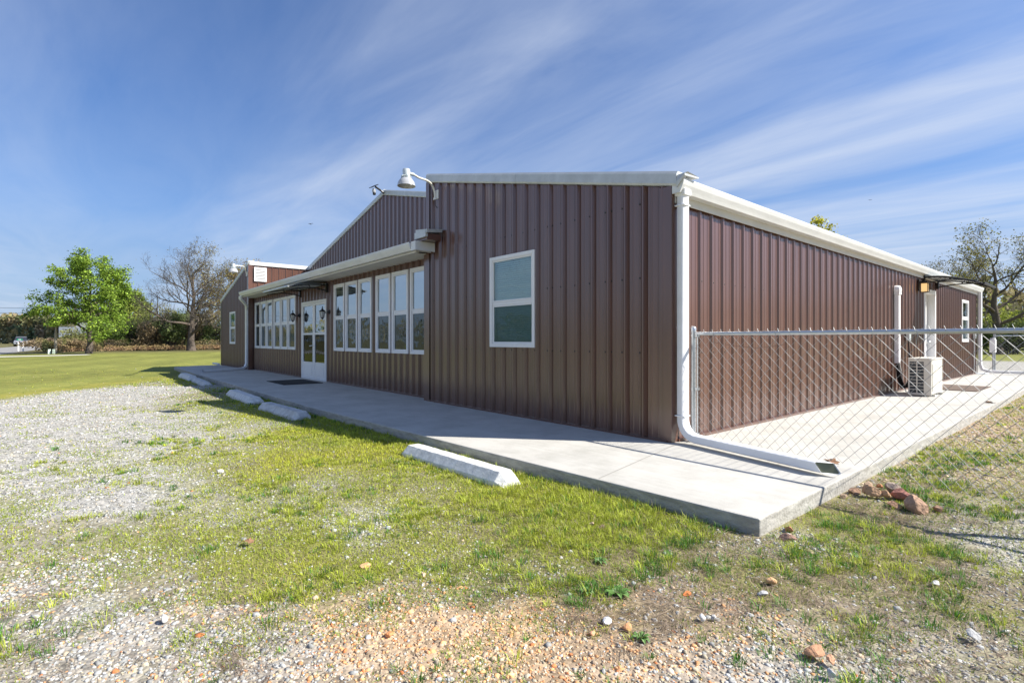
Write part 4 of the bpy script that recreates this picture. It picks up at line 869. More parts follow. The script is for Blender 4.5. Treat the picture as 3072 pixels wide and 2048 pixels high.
while x < 5.2:
    z = 1.095; pts = []; j = 0
    while z > zb(x): pts.append((x + (0 if j % 2 else .0865 / 2), FY + (-.0022 if (j + k) % 2 else .0022), z)); z -= .0975 / 2; j += 1
    b0 = len(m_.v)
    for p in pts:
        for a in range(4):
            th = math.pi / 2 * a; m_.v.append((p[0], p[1] + .002 * math.sin(th), p[2] + .0023 * math.cos(th)))
    for i in range(len(pts) - 1):
        for a in range(4): m_.f.append((b0 + i * 4 + a, b0 + i * 4 + (a + 1) % 4, b0 + i * 4 + 4 + (a + 1) % 4, b0 + i * 4 + 4 + a))
    x += .0865; k += 1
# barbed twists that stand above the rail
x = .166
while x < 5.2:
    m_.tube([(x - .012, FY - .003, 1.04), (x - .004, FY - .022, 1.075), (x - .016, FY - .012, 1.102)], .0017, 4, cap=False); x += .0865
m_.build('wire_mesh', M['wire'], fen, kind='stuff')
MB().tube([(POST + .03, FY + .0, 1.062), (5.2, FY, 1.062)], .0175, 14).build('top_rail', M['pipe'], fen, smooth=True)
MB().tube([(.30, FY - .004, .985), (.55, FY - .004, .945), (.75, FY - .004, .93), (.98, FY - .004, .96)], .0016, 4).build('rusty_tie', M['brown'], fen)
for px_ in (POST, 3.2):
    p = MB(); p.tube([(px_, FY + .006, -.05), (px_, FY + .006, 1.11)], .027, 16); pr_ = p.build('post', M['pipe'], fen, smooth=True)
    MB().lathe((px_, FY + .006, 1.085), [(.031, 0), (.031, .032), (.026, .045), (.012, .053)], 16).build('post_cap', M['pipe'], pr_, smooth=True)
for z in (1.045, .52, .08):
    m_ = MB(); m_.lathe((POST, FY + .006, z), [(.030, -.011), (.0305, .011), (.028, .011), (.028, -.011)], 16); m_.box((POST + .024, FY - .008, z - .010), (POST + .068, FY + .008, z + .010)); m_.lathe((POST + .052, FY - .012, z), [(.008, -.004), (.008, .012)], 8, (0, -1, 0)); m_.build('band', M['pipe'], fen)
m_ = MB(); m_.box((POST + .045, FY - .005, .03), (POST + .052, FY + .009, 1.05)); m_.build('tension_bar', M['pipe'], fen)
for x in (.34, .91, 1.9, 2.6):
    MB().tube([(x, FY - .02, 1.075), (x + .006, FY - .022, 1.03), (x - .004, FY - .005, .985), (x - .006, FY, .965)], .0022, 5).build('tie', M['wire'], fen)
fb = thing('chain_link_fence', (.12, 18.3, 0), 'far chain link fence crossing behind the back corner of the building', 'fence')
MB().tube([(.14, 18.3, 1.14), (7, 18.3, 1.14)], .018, 8).build('top_rail', M['pipe'], fb)
for x in (.14, 3.1, 6.1): MB().tube([(x, 18.3, -.1), (x, 18.3, 1.2)], .03, 10).build('post', M['pipe'], fb)
m_ = MB(); x = .16
while x < 7:
    pa, pb = [], []; z = 1.14; j = 0
    while z > -.05:
        pa.append((x + (.045 if j % 2 else 0), 18.3, z)); pb.append((x + (.045 if j % 2 else .09), 18.3, z)); z -= .05; j += 1
    m_.tube(pa, .002, 3, cap=False); m_.tube(pb, .002, 3, cap=False); x += .09
m_.build('wire_mesh', M['wire'], fb, kind='stuff')

# ------------------------------------------------------------------ wheel stops
def wheel_stop(x0, x1, y, rot, label, mt='stop', h=.125, w=.27, seed=0):
    Lx = x1 - x0; z0 = -.115; hw = w / 2; rr = random.Random(seed)
    sec = lambda s, k: [(s, -hw * k, 0), (s, -hw * .97 * k, h * .42), (s, -hw * .48 * k, h), (s, hw * .48 * k, h), (s, hw * .97 * k, h * .42), (s, hw * k, 0)]
    bm = bmesh.new(); rings = []
    n = 26
    S_ = [(-Lx / 2, .80, .0), (-Lx / 2 + .075, 1, 1)] + [(-Lx / 2 + .075 + (Lx - .15) * i / n, 1, 1) for i in range(1, n)] + [(Lx / 2 - .075, 1, 1), (Lx / 2, .80, 0)]
    for s, k, e in S_:
        ring = []
        for (a, b_, c_) in sec(s, k):
            if not e: c_ = c_ * .45; a = a
            ring.append(bm.verts.new((a + rr.uniform(-.002, .002), b_ + rr.uniform(-.002, .002), c_ + (rr.uniform(-.002, .0015) if c_ > 0 else 0))))
        rings.append(ring)
    for r1, r2 in zip(rings[:-1], rings[1:]):
        for j in range(5): bm.faces.new((r1[j], r2[j], r2[j + 1], r1[j + 1]))
        bm.faces.new((r1[5], r2[5], r2[0], r1[0]))
    bm.faces.new(rings[0]); bm.faces.new(rings[-1][::-1]); bmesh.ops.recalc_face_normals(bm, faces=bm.faces[:])
    me = bpy.data.meshes.new('wheel_stop'); bm.to_mesh(me); bm.free(); me.materials.append(M[mt])
    o = bpy.data.objects.new('wheel_stop', me); col.objects.link(o); o.location = ((x0 + x1) / 2, y, z0); o.rotation_euler = (0, 0, R(rot))
    md = o.modifiers.new('soft', 'BEVEL'); md.width = .005; md.segments = 2; md.limit_method = 'ANGLE'; md.angle_limit = R(25)
    return tagit(o, label, 'wheel stop', 'concrete wheel stops in a row before the walk')
wheel_stop(-1.61, -.11, -1.96, 1.5, 'nearest white painted wheel stop with black scuffs, alone in the grass', seed=1, h=.118, w=.235)
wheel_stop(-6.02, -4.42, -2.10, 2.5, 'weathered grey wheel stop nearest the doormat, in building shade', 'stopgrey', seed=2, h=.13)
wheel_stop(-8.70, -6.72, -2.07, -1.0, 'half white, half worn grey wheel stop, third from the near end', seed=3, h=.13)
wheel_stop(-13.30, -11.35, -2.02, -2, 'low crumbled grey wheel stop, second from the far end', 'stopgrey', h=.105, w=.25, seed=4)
wheel_stop(-15.3, -13.5, -2.02, 0, 'clean white wheel stop at the far end of the row', h=.14, seed=5)

# ------------------------------------------------------------------ loose rocks and leaves
def ico():
    bm = bmesh.new(); bmesh.ops.create_icosphere(bm, subdivisions=1, radius=1); bm.verts.ensure_lookup_table()
    v_ = np.array([v.co[:] for v in bm.verts]); f_ = np.array([[v.index for v in f.verts] for f in bm.faces]); bm.free(); return v_, f_
def rock(x, y, s, colr, label, flat=.6, z=-.1, seed=0, group=None):
    rr = np.random.default_rng(seed + 100); bm = bmesh.new(); bmesh.ops.create_icosphere(bm, subdivisions=3, radius=1)
    pl = [(Vector(rr.normal(size=3)).normalized(), rr.uniform(.50, .92)) for _ in range(11)]
    st = (1, rr.uniform(.6, .9), flat)
    for v_ in bm.verts:
        p = v_.co.copy()
        for nrm, d in pl:
            e_ = p.dot(nrm) - d
            if e_ > 0: p -= nrm * e_
        p += Vector(rr.normal(size=3)) * .012
        v_.co = Vector((p.x * st[0], p.y * st[1], p.z * st[2])) * s * .49
    me = bpy.data.meshes.new('rock'); bm.to_mesh(me); bm.free()
    key = 'rock_' + '_'.join('%d' % int(c * 100) for c in colr)
    m_ = bpy.data.materials.get(key) or mat(key, tuple(c * .75 for c in colr), rough=.9, var=.3, vscale=22, col2=tuple(min(.9, c * 1.15) for c in colr), bump=.8, bscale=70)
    me.materials.append(m_); o = bpy.data.objects.new('rock', me); col.objects.link(o)
    o.location = (x, y, z + s * .30 * flat); o.rotation_euler = (rr.uniform(-.3, .3), rr.uniform(-.3, .3), rr.uniform(0, 6.28))
    return tagit(o, label, 'rock', group)
RB = (.33, .20, .13); TN = (.42, .30, .20); GY2 = (.42, .42, .42); OR = (.44, .24, .14); WT = (.70, .69, .68)
G_ = 'red brown rocks piled where the fence leaves the slab'
for i, (x, y, s, c_, lb, f_, zz) in enumerate([
    (1.62, -.18, .115, RB, 'dark earthy rock at the slab side of the rock pile', .5, -.10),
    (1.64, .06, .085, TN, 'small tan rock at the back of the rock pile by the slab', .6, -.09),
    (1.72, -.20, .14, (.44, .28, .17), 'bright orange tan rock in the middle of the pile', .7, -.09),
    (1.80, -.16, .085, (.50, .31, .18), 'small rounded ochre rock touching the middle of the pile', .8, -.09),
    (1.79, .02, .12, (.38, .30, .24), 'upright grey brown rock at the top of the pile', .9, -.09),
    (1.87, -.09, .14, (.30, .13, .10), 'dark maroon rock below the upright grey brown one', .6, -.09),
    (1.88, -.31, .13, (.38, .22, .14), 'half buried brown rock under dry grass in the pile', .5, -.11),
    (2.00, -.30, .175, (.38, .24, .16), 'largest red brown rock, nearest end of the pile', .7, -.10),
    (2.09, -.20, .065, RB, 'small reddish rock beyond the largest one of the pile', .7, -.10),
    (1.70, .09, .055, (.5, .22, .1), 'small orange rock behind the pile', .7, -.09),
    (1.60, -.34, .06, TN, 'flat tan rock in grass between pile and slab corner', .5, -.10)]):
    rock(x, y, s, c_, lb, f_, zz, seed=i, group=G_)
for i, (x, y, s, c_, lb, f_) in enumerate([
    (1.63, -1.33, .08, (.45, .22, .12), 'red brown rock against the near corner of the slab', .7),
    (1.68, -1.46, .10, (.33, .20, .15), 'dark brown jagged rock just outside the slab corner', .5),
    (1.84, -2.05, .055, (.62, .38, .2), 'pale orange standing stone in grass right of the slab corner', .9),
    (1.65, -2.43, .052, (.68, .22, .07), 'flat bright orange stone in the dry grass', .3),
    (1.86, -2.18, .052, GY2, 'grey angular flat stone right of the bright orange one', .35),
    (1.80, -2.57, .036, WT, 'small round white stone in brown thatch', .9),
    (1.825, -2.53, .028, GY2, 'small grey stone touching the round white one', .9),
    (2.17, -2.47, .085, OR, 'large crumbling orange stone at the lower right', .4),
    (2.225, -2.475, .05, (.6, .33, .2), 'salmon stone touching the large crumbling orange one', .6),
    (2.51, -1.90, .07, GY2, 'long pale grey stone at the right edge of the grass', .3),
    (2.32, -1.49, .05, (.5, .5, .49), 'light grey stone lying in grass near the fence end', .4),
    (2.25, -2.56, .036, (.45, .48, .52), 'blue grey block of stone among the lower right gravel', .9),
    (.84, -2.13, .058, (.52, .38, .28), 'tan stone in the grass left of the slab corner', .7),
    (.91, -2.12, .045, (.20, .14, .10), 'dark brown upright stone beside the tan one', .9),
    (1.57, -2.87, .062, (.62, .63, .66), 'white slab of stone lying on orange clay', .4),
    (1.65, -2.85, .046, (.66, .34, .16), 'orange stone right of the white slab', .6),
    (1.59, -2.98, .03, (.66, .34, .2), 'small peach stone below the white slab', .7),
    (1.45, -2.54, .036, GY2, 'pale grey stone above the clay patch edge', .7),
    (-1.97, -3.54, .058, WT, 'bright white stone alone in the yellow grass', .6),
    (.45, -4.19, .042, GY2, 'grey round stone in the lower left gravel', .8),
    (.77, -3.22, .038, (.62, .45, .32), 'pinkish tan egg shaped stone at the grass edge', .8),
    (1.10, -3.56, .05, (.68, .30, .12), 'wide bright orange stone at the bottom centre', .3),
    (-.28, -1.47 - .1, .05, (.6, .56, .5), 'cream stone beside the slab edge near the white wheel stop', .6),
    (.49, -3.38, .06, (.58, .36, .18), 'ochre stone lying in the green weeds', .4)]):
    rock(x, y, s, c_, lb, f_, -.1, seed=40 + i)
ml = mat('dry_oak_leaf', (.24, .13, .07), rough=.8, var=.3, vscale=30)
def leaf(x, y, z, s, rot, label):
    out = [(0, 0), (.12, .10), (.05, .28), (.30, .22), (.34, .42), (.55, .24), (.72, .40), (.78, .16), (1, .05), (.80, -.10), (.74, -.34), (.52, -.20), (.36, -.40), (.28, -.18), (.06, -.24), (.10, -.06)]
    c_, s_ = math.cos(rot), math.sin(rot); V_ = [(x, y, z + .004)] ; V_ = []
    for a, b_ in out:
        zz = z + .004 + .12 * s * abs(b_) * 2 + .10 * s * math.sin(a * 5)
        V_.append((x + s * (a * c_ - b_ * s_), y + s * (a * s_ + b_ * c_), max(z + .002, zz)))
    V_.append((x + s * .45 * c_, y + s * .45 * s_, z + .006)); n = len(out)
    m_ = MB(); m_.add(V_, [(i, (i + 1) % n, n) for i in range(n)]); o = m_.build('dead_leaf', ml, base=(x, y, z), solid=.0012)
    return tagit(o, label, 'leaf')
leaf(1.27, .30, 0, .13, -.5, 'curled brown oak leaf on the walk past the downspout mouth')
leaf(1.43, 6.65, 0, .14, .4, 'brown dead leaf on the walk edge beyond the outdoor unit')
leaf(-.20, -3.76, -.09, .065, .6, 'rusty brown leaf lying in the middle of the weedy grass')

# ------------------------------------------------------------------ gravel, grass, thatch
print('scatter')
FWD = np.array([-.7647, .6444]); RT = np.array([.6444, .7647])
def sample(n, r0, r1, power=1.5, spread=1.02, seed=0):
    g_ = np.random.default_rng(seed); e = 2 - power
    u_ = g_.random(n); r_ = (r0 ** e + u_ * (r1 ** e - r0 ** e)) ** (1 / e) if abs(e) > 1e-3 else r0 * (r1 / r0) ** u_
    a = g_.uniform(-spread, spread, n)
    P = np.array(CAM[:2]) + (r_ * np.cos(a))[:, None] * FWD + (r_ * np.sin(a))[:, None] * RT
    return P[:, 0], P[:, 1], r_
ms = mat('loose_stones', (1, 1, 1), rough=.85, attr='Col', var=.18, vscale=60, bump=.3, bscale=220)
ms.node_tree.nodes['Principled BSDF'].inputs['Specular IOR Level'].default_value = .25
def stones(n, r0, r1, power, v0, f0, seed, smin, smax, lod):
    g_ = np.random.default_rng(seed + 1); x, y, r_ = sample(n, r0, r1, power, seed=seed)
    cv, lawn = cover(x, y); g, gr, cl, dr, ye, ta = cv.T
    patch = fbm(x, y, 2.6, 3); p = np.clip(gr * 1.15 + cl * .50 + .06 + (patch - .5) * .9 * (gr < .95), 0, 1) ** 1.2 * (1 - lawn * .995) * (1 - .80 * g)
    keep = (g_.random(n) < p) & ~on_slab(x, y, .01); x, y, r_ = x[keep], y[keep], r_[keep]; gr, cl, ta, dr = gr[keep], cl[keep], ta[keep], dr[keep]; k = len(x)
    s = smin * np.exp(np.abs(g_.normal(0, .48, k))); s = np.minimum(s, smax) * np.maximum(1, r_ / lod) ** .48 * (1 - .25 * cl) * (1 + .35 * ta)
    base = np.repeat(v0[None], k, 0) + g_.normal(0, .16, (k,) + v0.shape)
    sc = np.stack([np.ones(k), g_.uniform(.5, 1, k), g_.uniform(.28, .7, k)], 1)[:, None, :] * s[:, None, None]
    base = base * sc * .5
    ax_ = g_.normal(0, .35, (k, 2)); a = g_.uniform(0, 6.283, k)
    # tilt then spin
    cx_, sx_ = np.cos(ax_[:, 0]), np.sin(ax_[:, 0]); Y_ = base[:, :, 1] * cx_[:, None] - base[:, :, 2] * sx_[:, None]; Z_ = base[:, :, 1] * sx_[:, None] + base[:, :, 2] * cx_[:, None]
    X_ = base[:, :, 0] * np.cos(a)[:, None] - Y_ * np.sin(a)[:, None]; Y2 = base[:, :, 0] * np.sin(a)[:, None] + Y_ * np.cos(a)[:, None]
    gz = ground_z(x, y)
    V_ = np.stack([X_ + x[:, None], Y2 + y[:, None], Z_ + (gz + s * .02)[:, None]], 2).reshape(-1, 3)
    F_ = (f0[None] + (np.arange(k) * len(v0))[:, None, None]).reshape(-1, f0.shape[1])
    t_ = g_.random(k)
    grey = np.array([.355, .355, .342])[None] * np.exp(g_.normal(0, .26, k))[:, None] * np.array([.99, 1.0, 1.01])
    warm = np.array([.42, .37, .275])[None] * np.exp(g_.normal(0, .22, k))[:, None]
    orange = np.array([.64, .34, .16])[None] * np.exp(g_.normal(0, .25, k))[:, None]
    rust = np.array([.55, .20, .08])[None] * np.exp(g_.normal(0, .2, k))[:, None]
    tan_ = np.array([.46, .35, .25])[None] * np.exp(g_.normal(0, .28, k))[:, None]
    po = np.clip((cl - .12) * .70, 0, .72) + .006; C_ = np.where((t_ < po)[:, None], orange, grey); C_ = np.where((t_ < po * .12)[:, None], rust, C_)
    C_ = np.where(((t_ >= po) & (t_ < po + .12 + .25 * cl))[:, None], warm, C_); C_ = np.where((g_.random(k) < ta * .9)[:, None], tan_, C_)
    white = (g_.random(k) < .03) & (ta < .4); C_[white] = .58
    return V_, F_, np.repeat(np.clip(C_, .03, .85), len(v0), 0)
iv, if_ = ico()
# an eight-sided pebble for farther off
ov = np.array([(1, 0, 0), (-1, 0, 0), (0, 1, 0), (0, -1, 0), (.1, 0, 1), (0, .1, -1)], float); of_ = np.array([(0, 2, 4), (2, 1, 4), (1, 3, 4), (3, 0, 4), (2, 0, 5), (1, 2, 5), (3, 1, 5), (0, 3, 5)])
v_, f_, c_ = stones(52000, 1.35, 3.4, 1.0, iv, if_, 21, .009, .040, 2.8)
tagit(fast_mesh('gravel', v_, f_, ms, c_), 'grey and orange gravel stones strewn over the near ground', 'gravel', kind='stuff')
v_, f_, c_ = stones(210000, 3.0, 26, 1.55, ov, of_, 22, .010, .032, 3.2)
tagit(fast_mesh('gravel', v_, f_, ms, c_), 'pale gravel spread over the parking area and beside the walk', 'gravel', kind='stuff')

mb = mat('grass_blades', (1, 1, 1), rough=.55, attr='Col'); pb = mb.node_tree.nodes['Principled BSDF']; pb.inputs['Specular IOR Level'].default_value = .3
tn_ = mb.node_tree; tl = tn_.nodes.new('ShaderNodeBsdfTranslucent'); mxs = tn_.nodes.new('ShaderNodeMixShader'); mxs.inputs[0].default_value = .32
tn_.links.new(tn_.nodes['Attribute'].outputs['Color'], tl.inputs[0]); tn_.links.new(pb.outputs[0], mxs.inputs[1]); tn_.links.new(tl.outputs[0], mxs.inputs[2]); tn_.links.new(mxs.outputs[0], tn_.nodes['Material Output'].inputs[0])
def blades(x, y, z, length, width, lean, az, C_, bend=True, seed=0):
    g_ = np.random.default_rng(seed); k = len(x)
    dx, dy = np.cos(az), np.sin(az); wa = az + np.pi / 2 + g_.uniform(-.6, .6, k); wx, wy = np.cos(wa) * width / 2, np.sin(wa) * width / 2
    sl, cl_ = np.sin(lean), np.cos(lean)
    b = np.stack([x, y, z], 1)
    m = b + np.stack([dx * sl * length * .45, dy * sl * length * .45, cl_ * length * .6], 1)
    tp = b + np.stack([dx * (sl + .35 * lean) * length, dy * (sl + .35 * lean) * length, np.maximum(cl_ * length * .92 - .1 * lean * length, .004)], 1)
    W_ = np.stack([wx, wy, np.zeros(k)], 1)
    if bend:
        V_ = np.stack([b - W_, b + W_, m - W_ * .75, m + W_ * .75, tp], 1).reshape(-1, 3)
        F_ = np.array([(0, 1, 3), (0, 3, 2), (2, 3, 4)])[None] + (np.arange(k) * 5)[:, None, None]; n = 5
        sh = np.array([.75, .75, 1, 1, 1.12])
    else:
        V_ = np.stack([b - W_, b + W_, tp], 1).reshape(-1, 3); F_ = np.array([(0, 1, 2)])[None] + (np.arange(k) * 3)[:, None, None]; n = 3; sh = np.array([.85, .85, 1.1])
    CC = (np.repeat(C_[:, None], n, 1)).reshape(-1, 3)
    return V_, F_.reshape(-1, 3), CC
YG = np.array([.43, .45, .045]); MG = np.array([.22, .31, .045]); DG = np.array([.070, .185, .022]); DRY = np.array([.36, .29, .19])
def grasscol(k, ye, g_, x, y):
    n = fbm(x, y, 1.3, 3); t_ = np.clip(ye * .85 + (n - .5) * 1.2 + g_.normal(0, .18, k), 0, 1)[:, None]
    C_ = MG * (1 - t_) + YG * t_; C_ = C_ * np.exp(g_.normal(0, .2, (k, 1)))
    d = g_.random(k) < .10; C_[d] = DRY * np.exp(g_.normal(0, .2, (d.sum(), 1))); return C_
# short fine growth
g_ = np.random.default_rng(3); x, y, r_ = sample(1700000, 1.35, 26, 1.30, seed=31)
cv, lawn = cover(x, y); g, gr, cl, dr, ye, ta = cv.T
cl1 = fbm(x, y, 6.5, 3); cl2 = fbm(x + 9, y, 1.6, 3)
p = np.clip((g + (cl1 - .5) * 1.25 + (cl2 - .5) * .75 - .13) * 2.4, 0, 1) * (1 - .985 * lawn) * np.where((x > 1.2) & (y > -3.0), .62, 1) * (.35 + .65 * g)
near_slab = np.clip(1 - (-1.75 - y) / .9, 0, 1) * (y < -1.5) * (x < 1.2)
keep = (g_.random(len(x)) < p) & ~on_slab(x, y, .008); x, y, r_, ye, g, lw_, ns = x[keep], y[keep], r_[keep], ye[keep], g[keep], lawn[keep], near_slab[keep]
k = len(x); L_ = g_.uniform(.012, .029, k) * (1 + .5 * ns + .3 * (ye > .8)) * np.maximum(1, (r_ / 6) ** .35); Wd = .0044 * np.maximum(1, (r_ / 3.0) ** .9)
C_ = grasscol(k, ye, g_, x, y)
v_, f_, c_ = blades(x, y, ground_z(x, y) - .002, L_, Wd, g_.uniform(.1, 1.15, k), g_.uniform(0, 6.283, k), C_, bend=False, seed=4)
print('fine blades', k); tagit(fast_mesh('grass', v_, f_, mb, c_), 'short yellow green grass and weeds growing through the gravel', 'grass', kind='stuff')
# tufts of longer blades
g_ = np.random.default_rng(8); x, y, r_ = sample(36000, 1.4, 13, 1.25, seed=41)
cv, lawn = cover(x, y); g, gr, cl, dr, ye, ta = cv.T; n = fbm(x + 3, y - 4, 2.2, 3)
ns = np.clip(1 - (-1.72 - y) / .55, 0, 1) * (y < -1.5) * (x < 1.4)
rightside = (x > 1.3) & (y > -2.9)
p = np.clip((g * .7 + (n - .5) * 3.4 - .42) * .9, 0, 1) * np.clip(g * 3 - .4, .04, 1) * (1 - lawn) + .9 * ns * (g > .3) + .018 * (r_ < 3.5)
p = np.where(rightside, p * 2.0, p)
keep = (g_.random(len(x)) < p) & ~on_slab(x, y, .012); x, y, r_, ye, ns, rs = x[keep], y[keep], r_[keep], ye[keep], ns[keep], rightside[keep]; k = len(x)
nb = 26; size = g_.uniform(.014, .046, k) * (1 + .35 * ns); dark = g_.random(k) < np.clip(.75 - .75 * ye + .25 * rs, .06, .85)
X = np.repeat(x, nb) + g_.normal(0, 1, k * nb) * np.repeat(size * .45, nb); Y = np.repeat(y, nb) + g_.normal(0, 1, k * nb) * np.repeat(size * .45, nb)
az = np.arctan2(Y - np.repeat(y, nb), X - np.repeat(x, nb)) + g_.normal(0, .5, k * nb)
C0 = np.where(dark[:, None], DG * 1.15, MG * .5 + YG * .62) * np.exp(g_.normal(0, .18, (k, 1))); C_ = np.repeat(C0, nb, 0) * np.exp(g_.normal(0, .22, (k * nb, 1)))
dd_ = g_.random(k * nb) < .10; C_[dd_] = DRY
Lb = np.repeat(size, nb) * g_.uniform(.7, 1.5, k * nb); ok = ~on_slab(X, Y, .004)
v_, f_, c_ = blades(X[ok], Y[ok], (ground_z(X, Y) - .003)[ok], Lb[ok], .0031 * np.maximum(1, np.repeat(r_, nb) / 3.6)[ok], g_.uniform(.08, .95, k * nb)[ok], az[ok], C_[ok], seed=9)
print('tufts', k); tagit(fast_mesh('grass', v_, f_, mb, c_), 'tufts of longer green grass along the slab and over the right hand ground', 'grass', kind='stuff')
# dry thatch lying flat
g_ = np.random.default_rng(12); x, y, r_ = sample(420000, 1.35, 13, 1.2, seed=51)
cv, lawn = cover(x, y); g, gr, cl, dr, ye, ta = cv.T; n = fbm(x - 3, y + 8, 3.0, 3)
p = np.clip((dr + .10 * g + (n - .5) * 1.2 - .26) * 1.1, 0, 1) * (1 - lawn)
keep = (g_.random(len(x)) < p) & ~on_slab(x, y, .03); x, y, r_ = x[keep], y[keep], r_[keep]; k = len(x)
C_ = np.where((g_.random(k) < .5)[:, None], np.array([.40, .32, .24]), np.array([.19, .145, .11])) * np.exp(g_.normal(0, .28, (k, 1)))
az = fbm(x, y, 3.5, 2) * 14 + g_.normal(0, .7, k)
v_, f_, c_ = blades(x, y, ground_z(x, y) + g_.uniform(0, .012, k), g_.uniform(.025, .075, k), .0022 * np.maximum(1, r_ / 3), g_.uniform(1.15, 1.5, k), az, C_, bend=False, seed=13)
print('thatch', k); tagit(fast_mesh('dry_grass', v_, f_, mb, c_), 'brown dead grass lying flat between the green tufts', 'dry grass', kind='stuff')
# broad-leaved weeds
g_ = np.random.default_rng(14)
mw = mat('weed_leaf', (.08, .17, .03), rough=.6, var=.25, vscale=30)
def weed(x, y, s, label):
    V_, F_ = [], []; z = float(ground_z(np.array([x]), np.array([y]))[0])
    for i in range(9):
        a = i * 2.4; l = s * g_.uniform(.6, 1); d = np.array([math.cos(a), math.sin(a)]); q = np.array([-d[1], d[0]]); b0 = len(V_)
        for f, w, h in ((0.05, .03, .005), (.35, .16, .018), (.65, .19, .022), (1, .0, .01)):
            p_ = np.array([x, y]) + d * l * f
            if w: V_ += [(*(p_ + q * w * l), z + h), (*p_, z + h - .003), (*(p_ - q * w * l), z + h)]
            else: V_ += [(*p_, z + h)]
        F_ += [(b0, b0 + 1, b0 + 4, b0 + 3), (b0 + 1, b0 + 2, b0 + 5, b0 + 4), (b0 + 3, b0 + 4, b0 + 7, b0 + 6), (b0 + 4, b0 + 5, b0 + 8, b0 + 7), (b0 + 6, b0 + 7, b0 + 9), (b0 + 7, b0 + 8, b0 + 9)]
    m_ = MB(); m_.add(V_, F_); o = m_.build('weed', mw, base=(x, y, z)); tagit(o, label, 'weed')
weed(1.45, -2.66, .075, 'flat rosette weed with pale green leaves at the top of the clay patch')
weed(1.36, -2.76, .05, 'small dark green rosette weed left of the white slab of stone')
weed(1.20, -2.48, .05, 'small green weed where the grass meets the clay patch')
weed(1.72, -2.86, .045, 'dark narrow leaved weed right of the orange stone')

# ------------------------------------------------------------------ background: road, drive, trees, signs, vehicle
print('background')
def sheetpoly(name, pts, m_, z, kind='structure'):
    mm = MB(); mm.add([(x, y, z) for x, y in pts], [tuple(range(len(pts)))]); return tagit(mm.build(name, m_), kind=kind)
asph = mat('light_grey_asphalt', (.24, .235, .23), rough=.9, var=.1, vscale=.6)  # light grey is the road's own tone
sheetpoly('road', [(-30, -10.3), (-52.7, -8.95), (-116, -6.1), (-240, -1), (-240, -14.5), (-140, -9.9 - 1.8), (-85.5, -13.2), (-30, -15)], asph, -.095)
sheetpoly('driveway', [(-35, -14.5), (-43.6, -8.4), (-45.1, -5.2), (-46.8, -3.6), (-48.5, -3.9), (-46.6, -6.4), (-45.4, -9.3), (-37.5, -15.5)], mat('pale_concrete_drive', (.55, .53, .48), rough=.9, var=.1, vscale=.5), -.09)

def leafmat(name, c1, c2):
    m_ = bpy.data.materials.new(name); m_.use_nodes = True; t = m_.node_tree; b = t.nodes['Principled BSDF']; b.inputs['Roughness'].default_value = .6; b.inputs['Specular IOR Level'].default_value = .25
    a = t.nodes.new('ShaderNodeAttribute'); a.attribute_name = 'Col'; t.links.new(a.outputs['Color'], b.inputs['Base Color'])
    tl = t.nodes.new('ShaderNodeBsdfTranslucent'); t.links.new(a.outputs['Color'], tl.inputs[0]); mx_ = t.nodes.new('ShaderNodeMixShader'); mx_.inputs[0].default_value = .35
    t.links.new(b.outputs[0], mx_.inputs[1]); t.links.new(tl.outputs[0], mx_.inputs[2]); t.links.new(mx_.outputs[0], t.nodes['Material Output'].inputs[0]); return m_
mleaf = leafmat('leaves', None, None)
mbark = mat('grey_brown_bark', (.10, .080, .065), rough=.95, var=.35, vscale=6, vstretch=(3, 3, .6))
mtwig = mat('brown_twigs', (.085, .073, .062), rough=.95)
def leafcloud(P, s, C_, seed, jitter=.35):
    """two-triangle leaf sprays at points P"""
    g_ = np.random.default_rng(seed); k = len(P)
    n = g_.normal(size=(k, 3)); n /= np.linalg.norm(n, axis=1, keepdims=True); n[:, 2] *= .8
    a = np.cross(n, g_.normal(size=(k, 3))); a /= np.linalg.norm(a, axis=1, keepdims=True); b = np.cross(n, a); b /= np.linalg.norm(b, axis=1, keepdims=True)
    sz = (s * g_.uniform(.55, 1.35, k))[:, None]
    V_ = np.stack([P - a * sz, P - b * sz * .55, P + a * sz * g_.uniform(.6, 1.1, (k, 1)), P + b * sz * .55], 1).reshape(-1, 3)
    F_ = np.array([(0, 1, 2, 3)])[None] + (np.arange(k) * 4)[:, None, None]
    CC = C_ * np.exp(g_.normal(0, jitter, (k, 1))); return V_, F_.reshape(-1, 4), np.repeat(np.clip(CC, .004, .9), 4, 0)
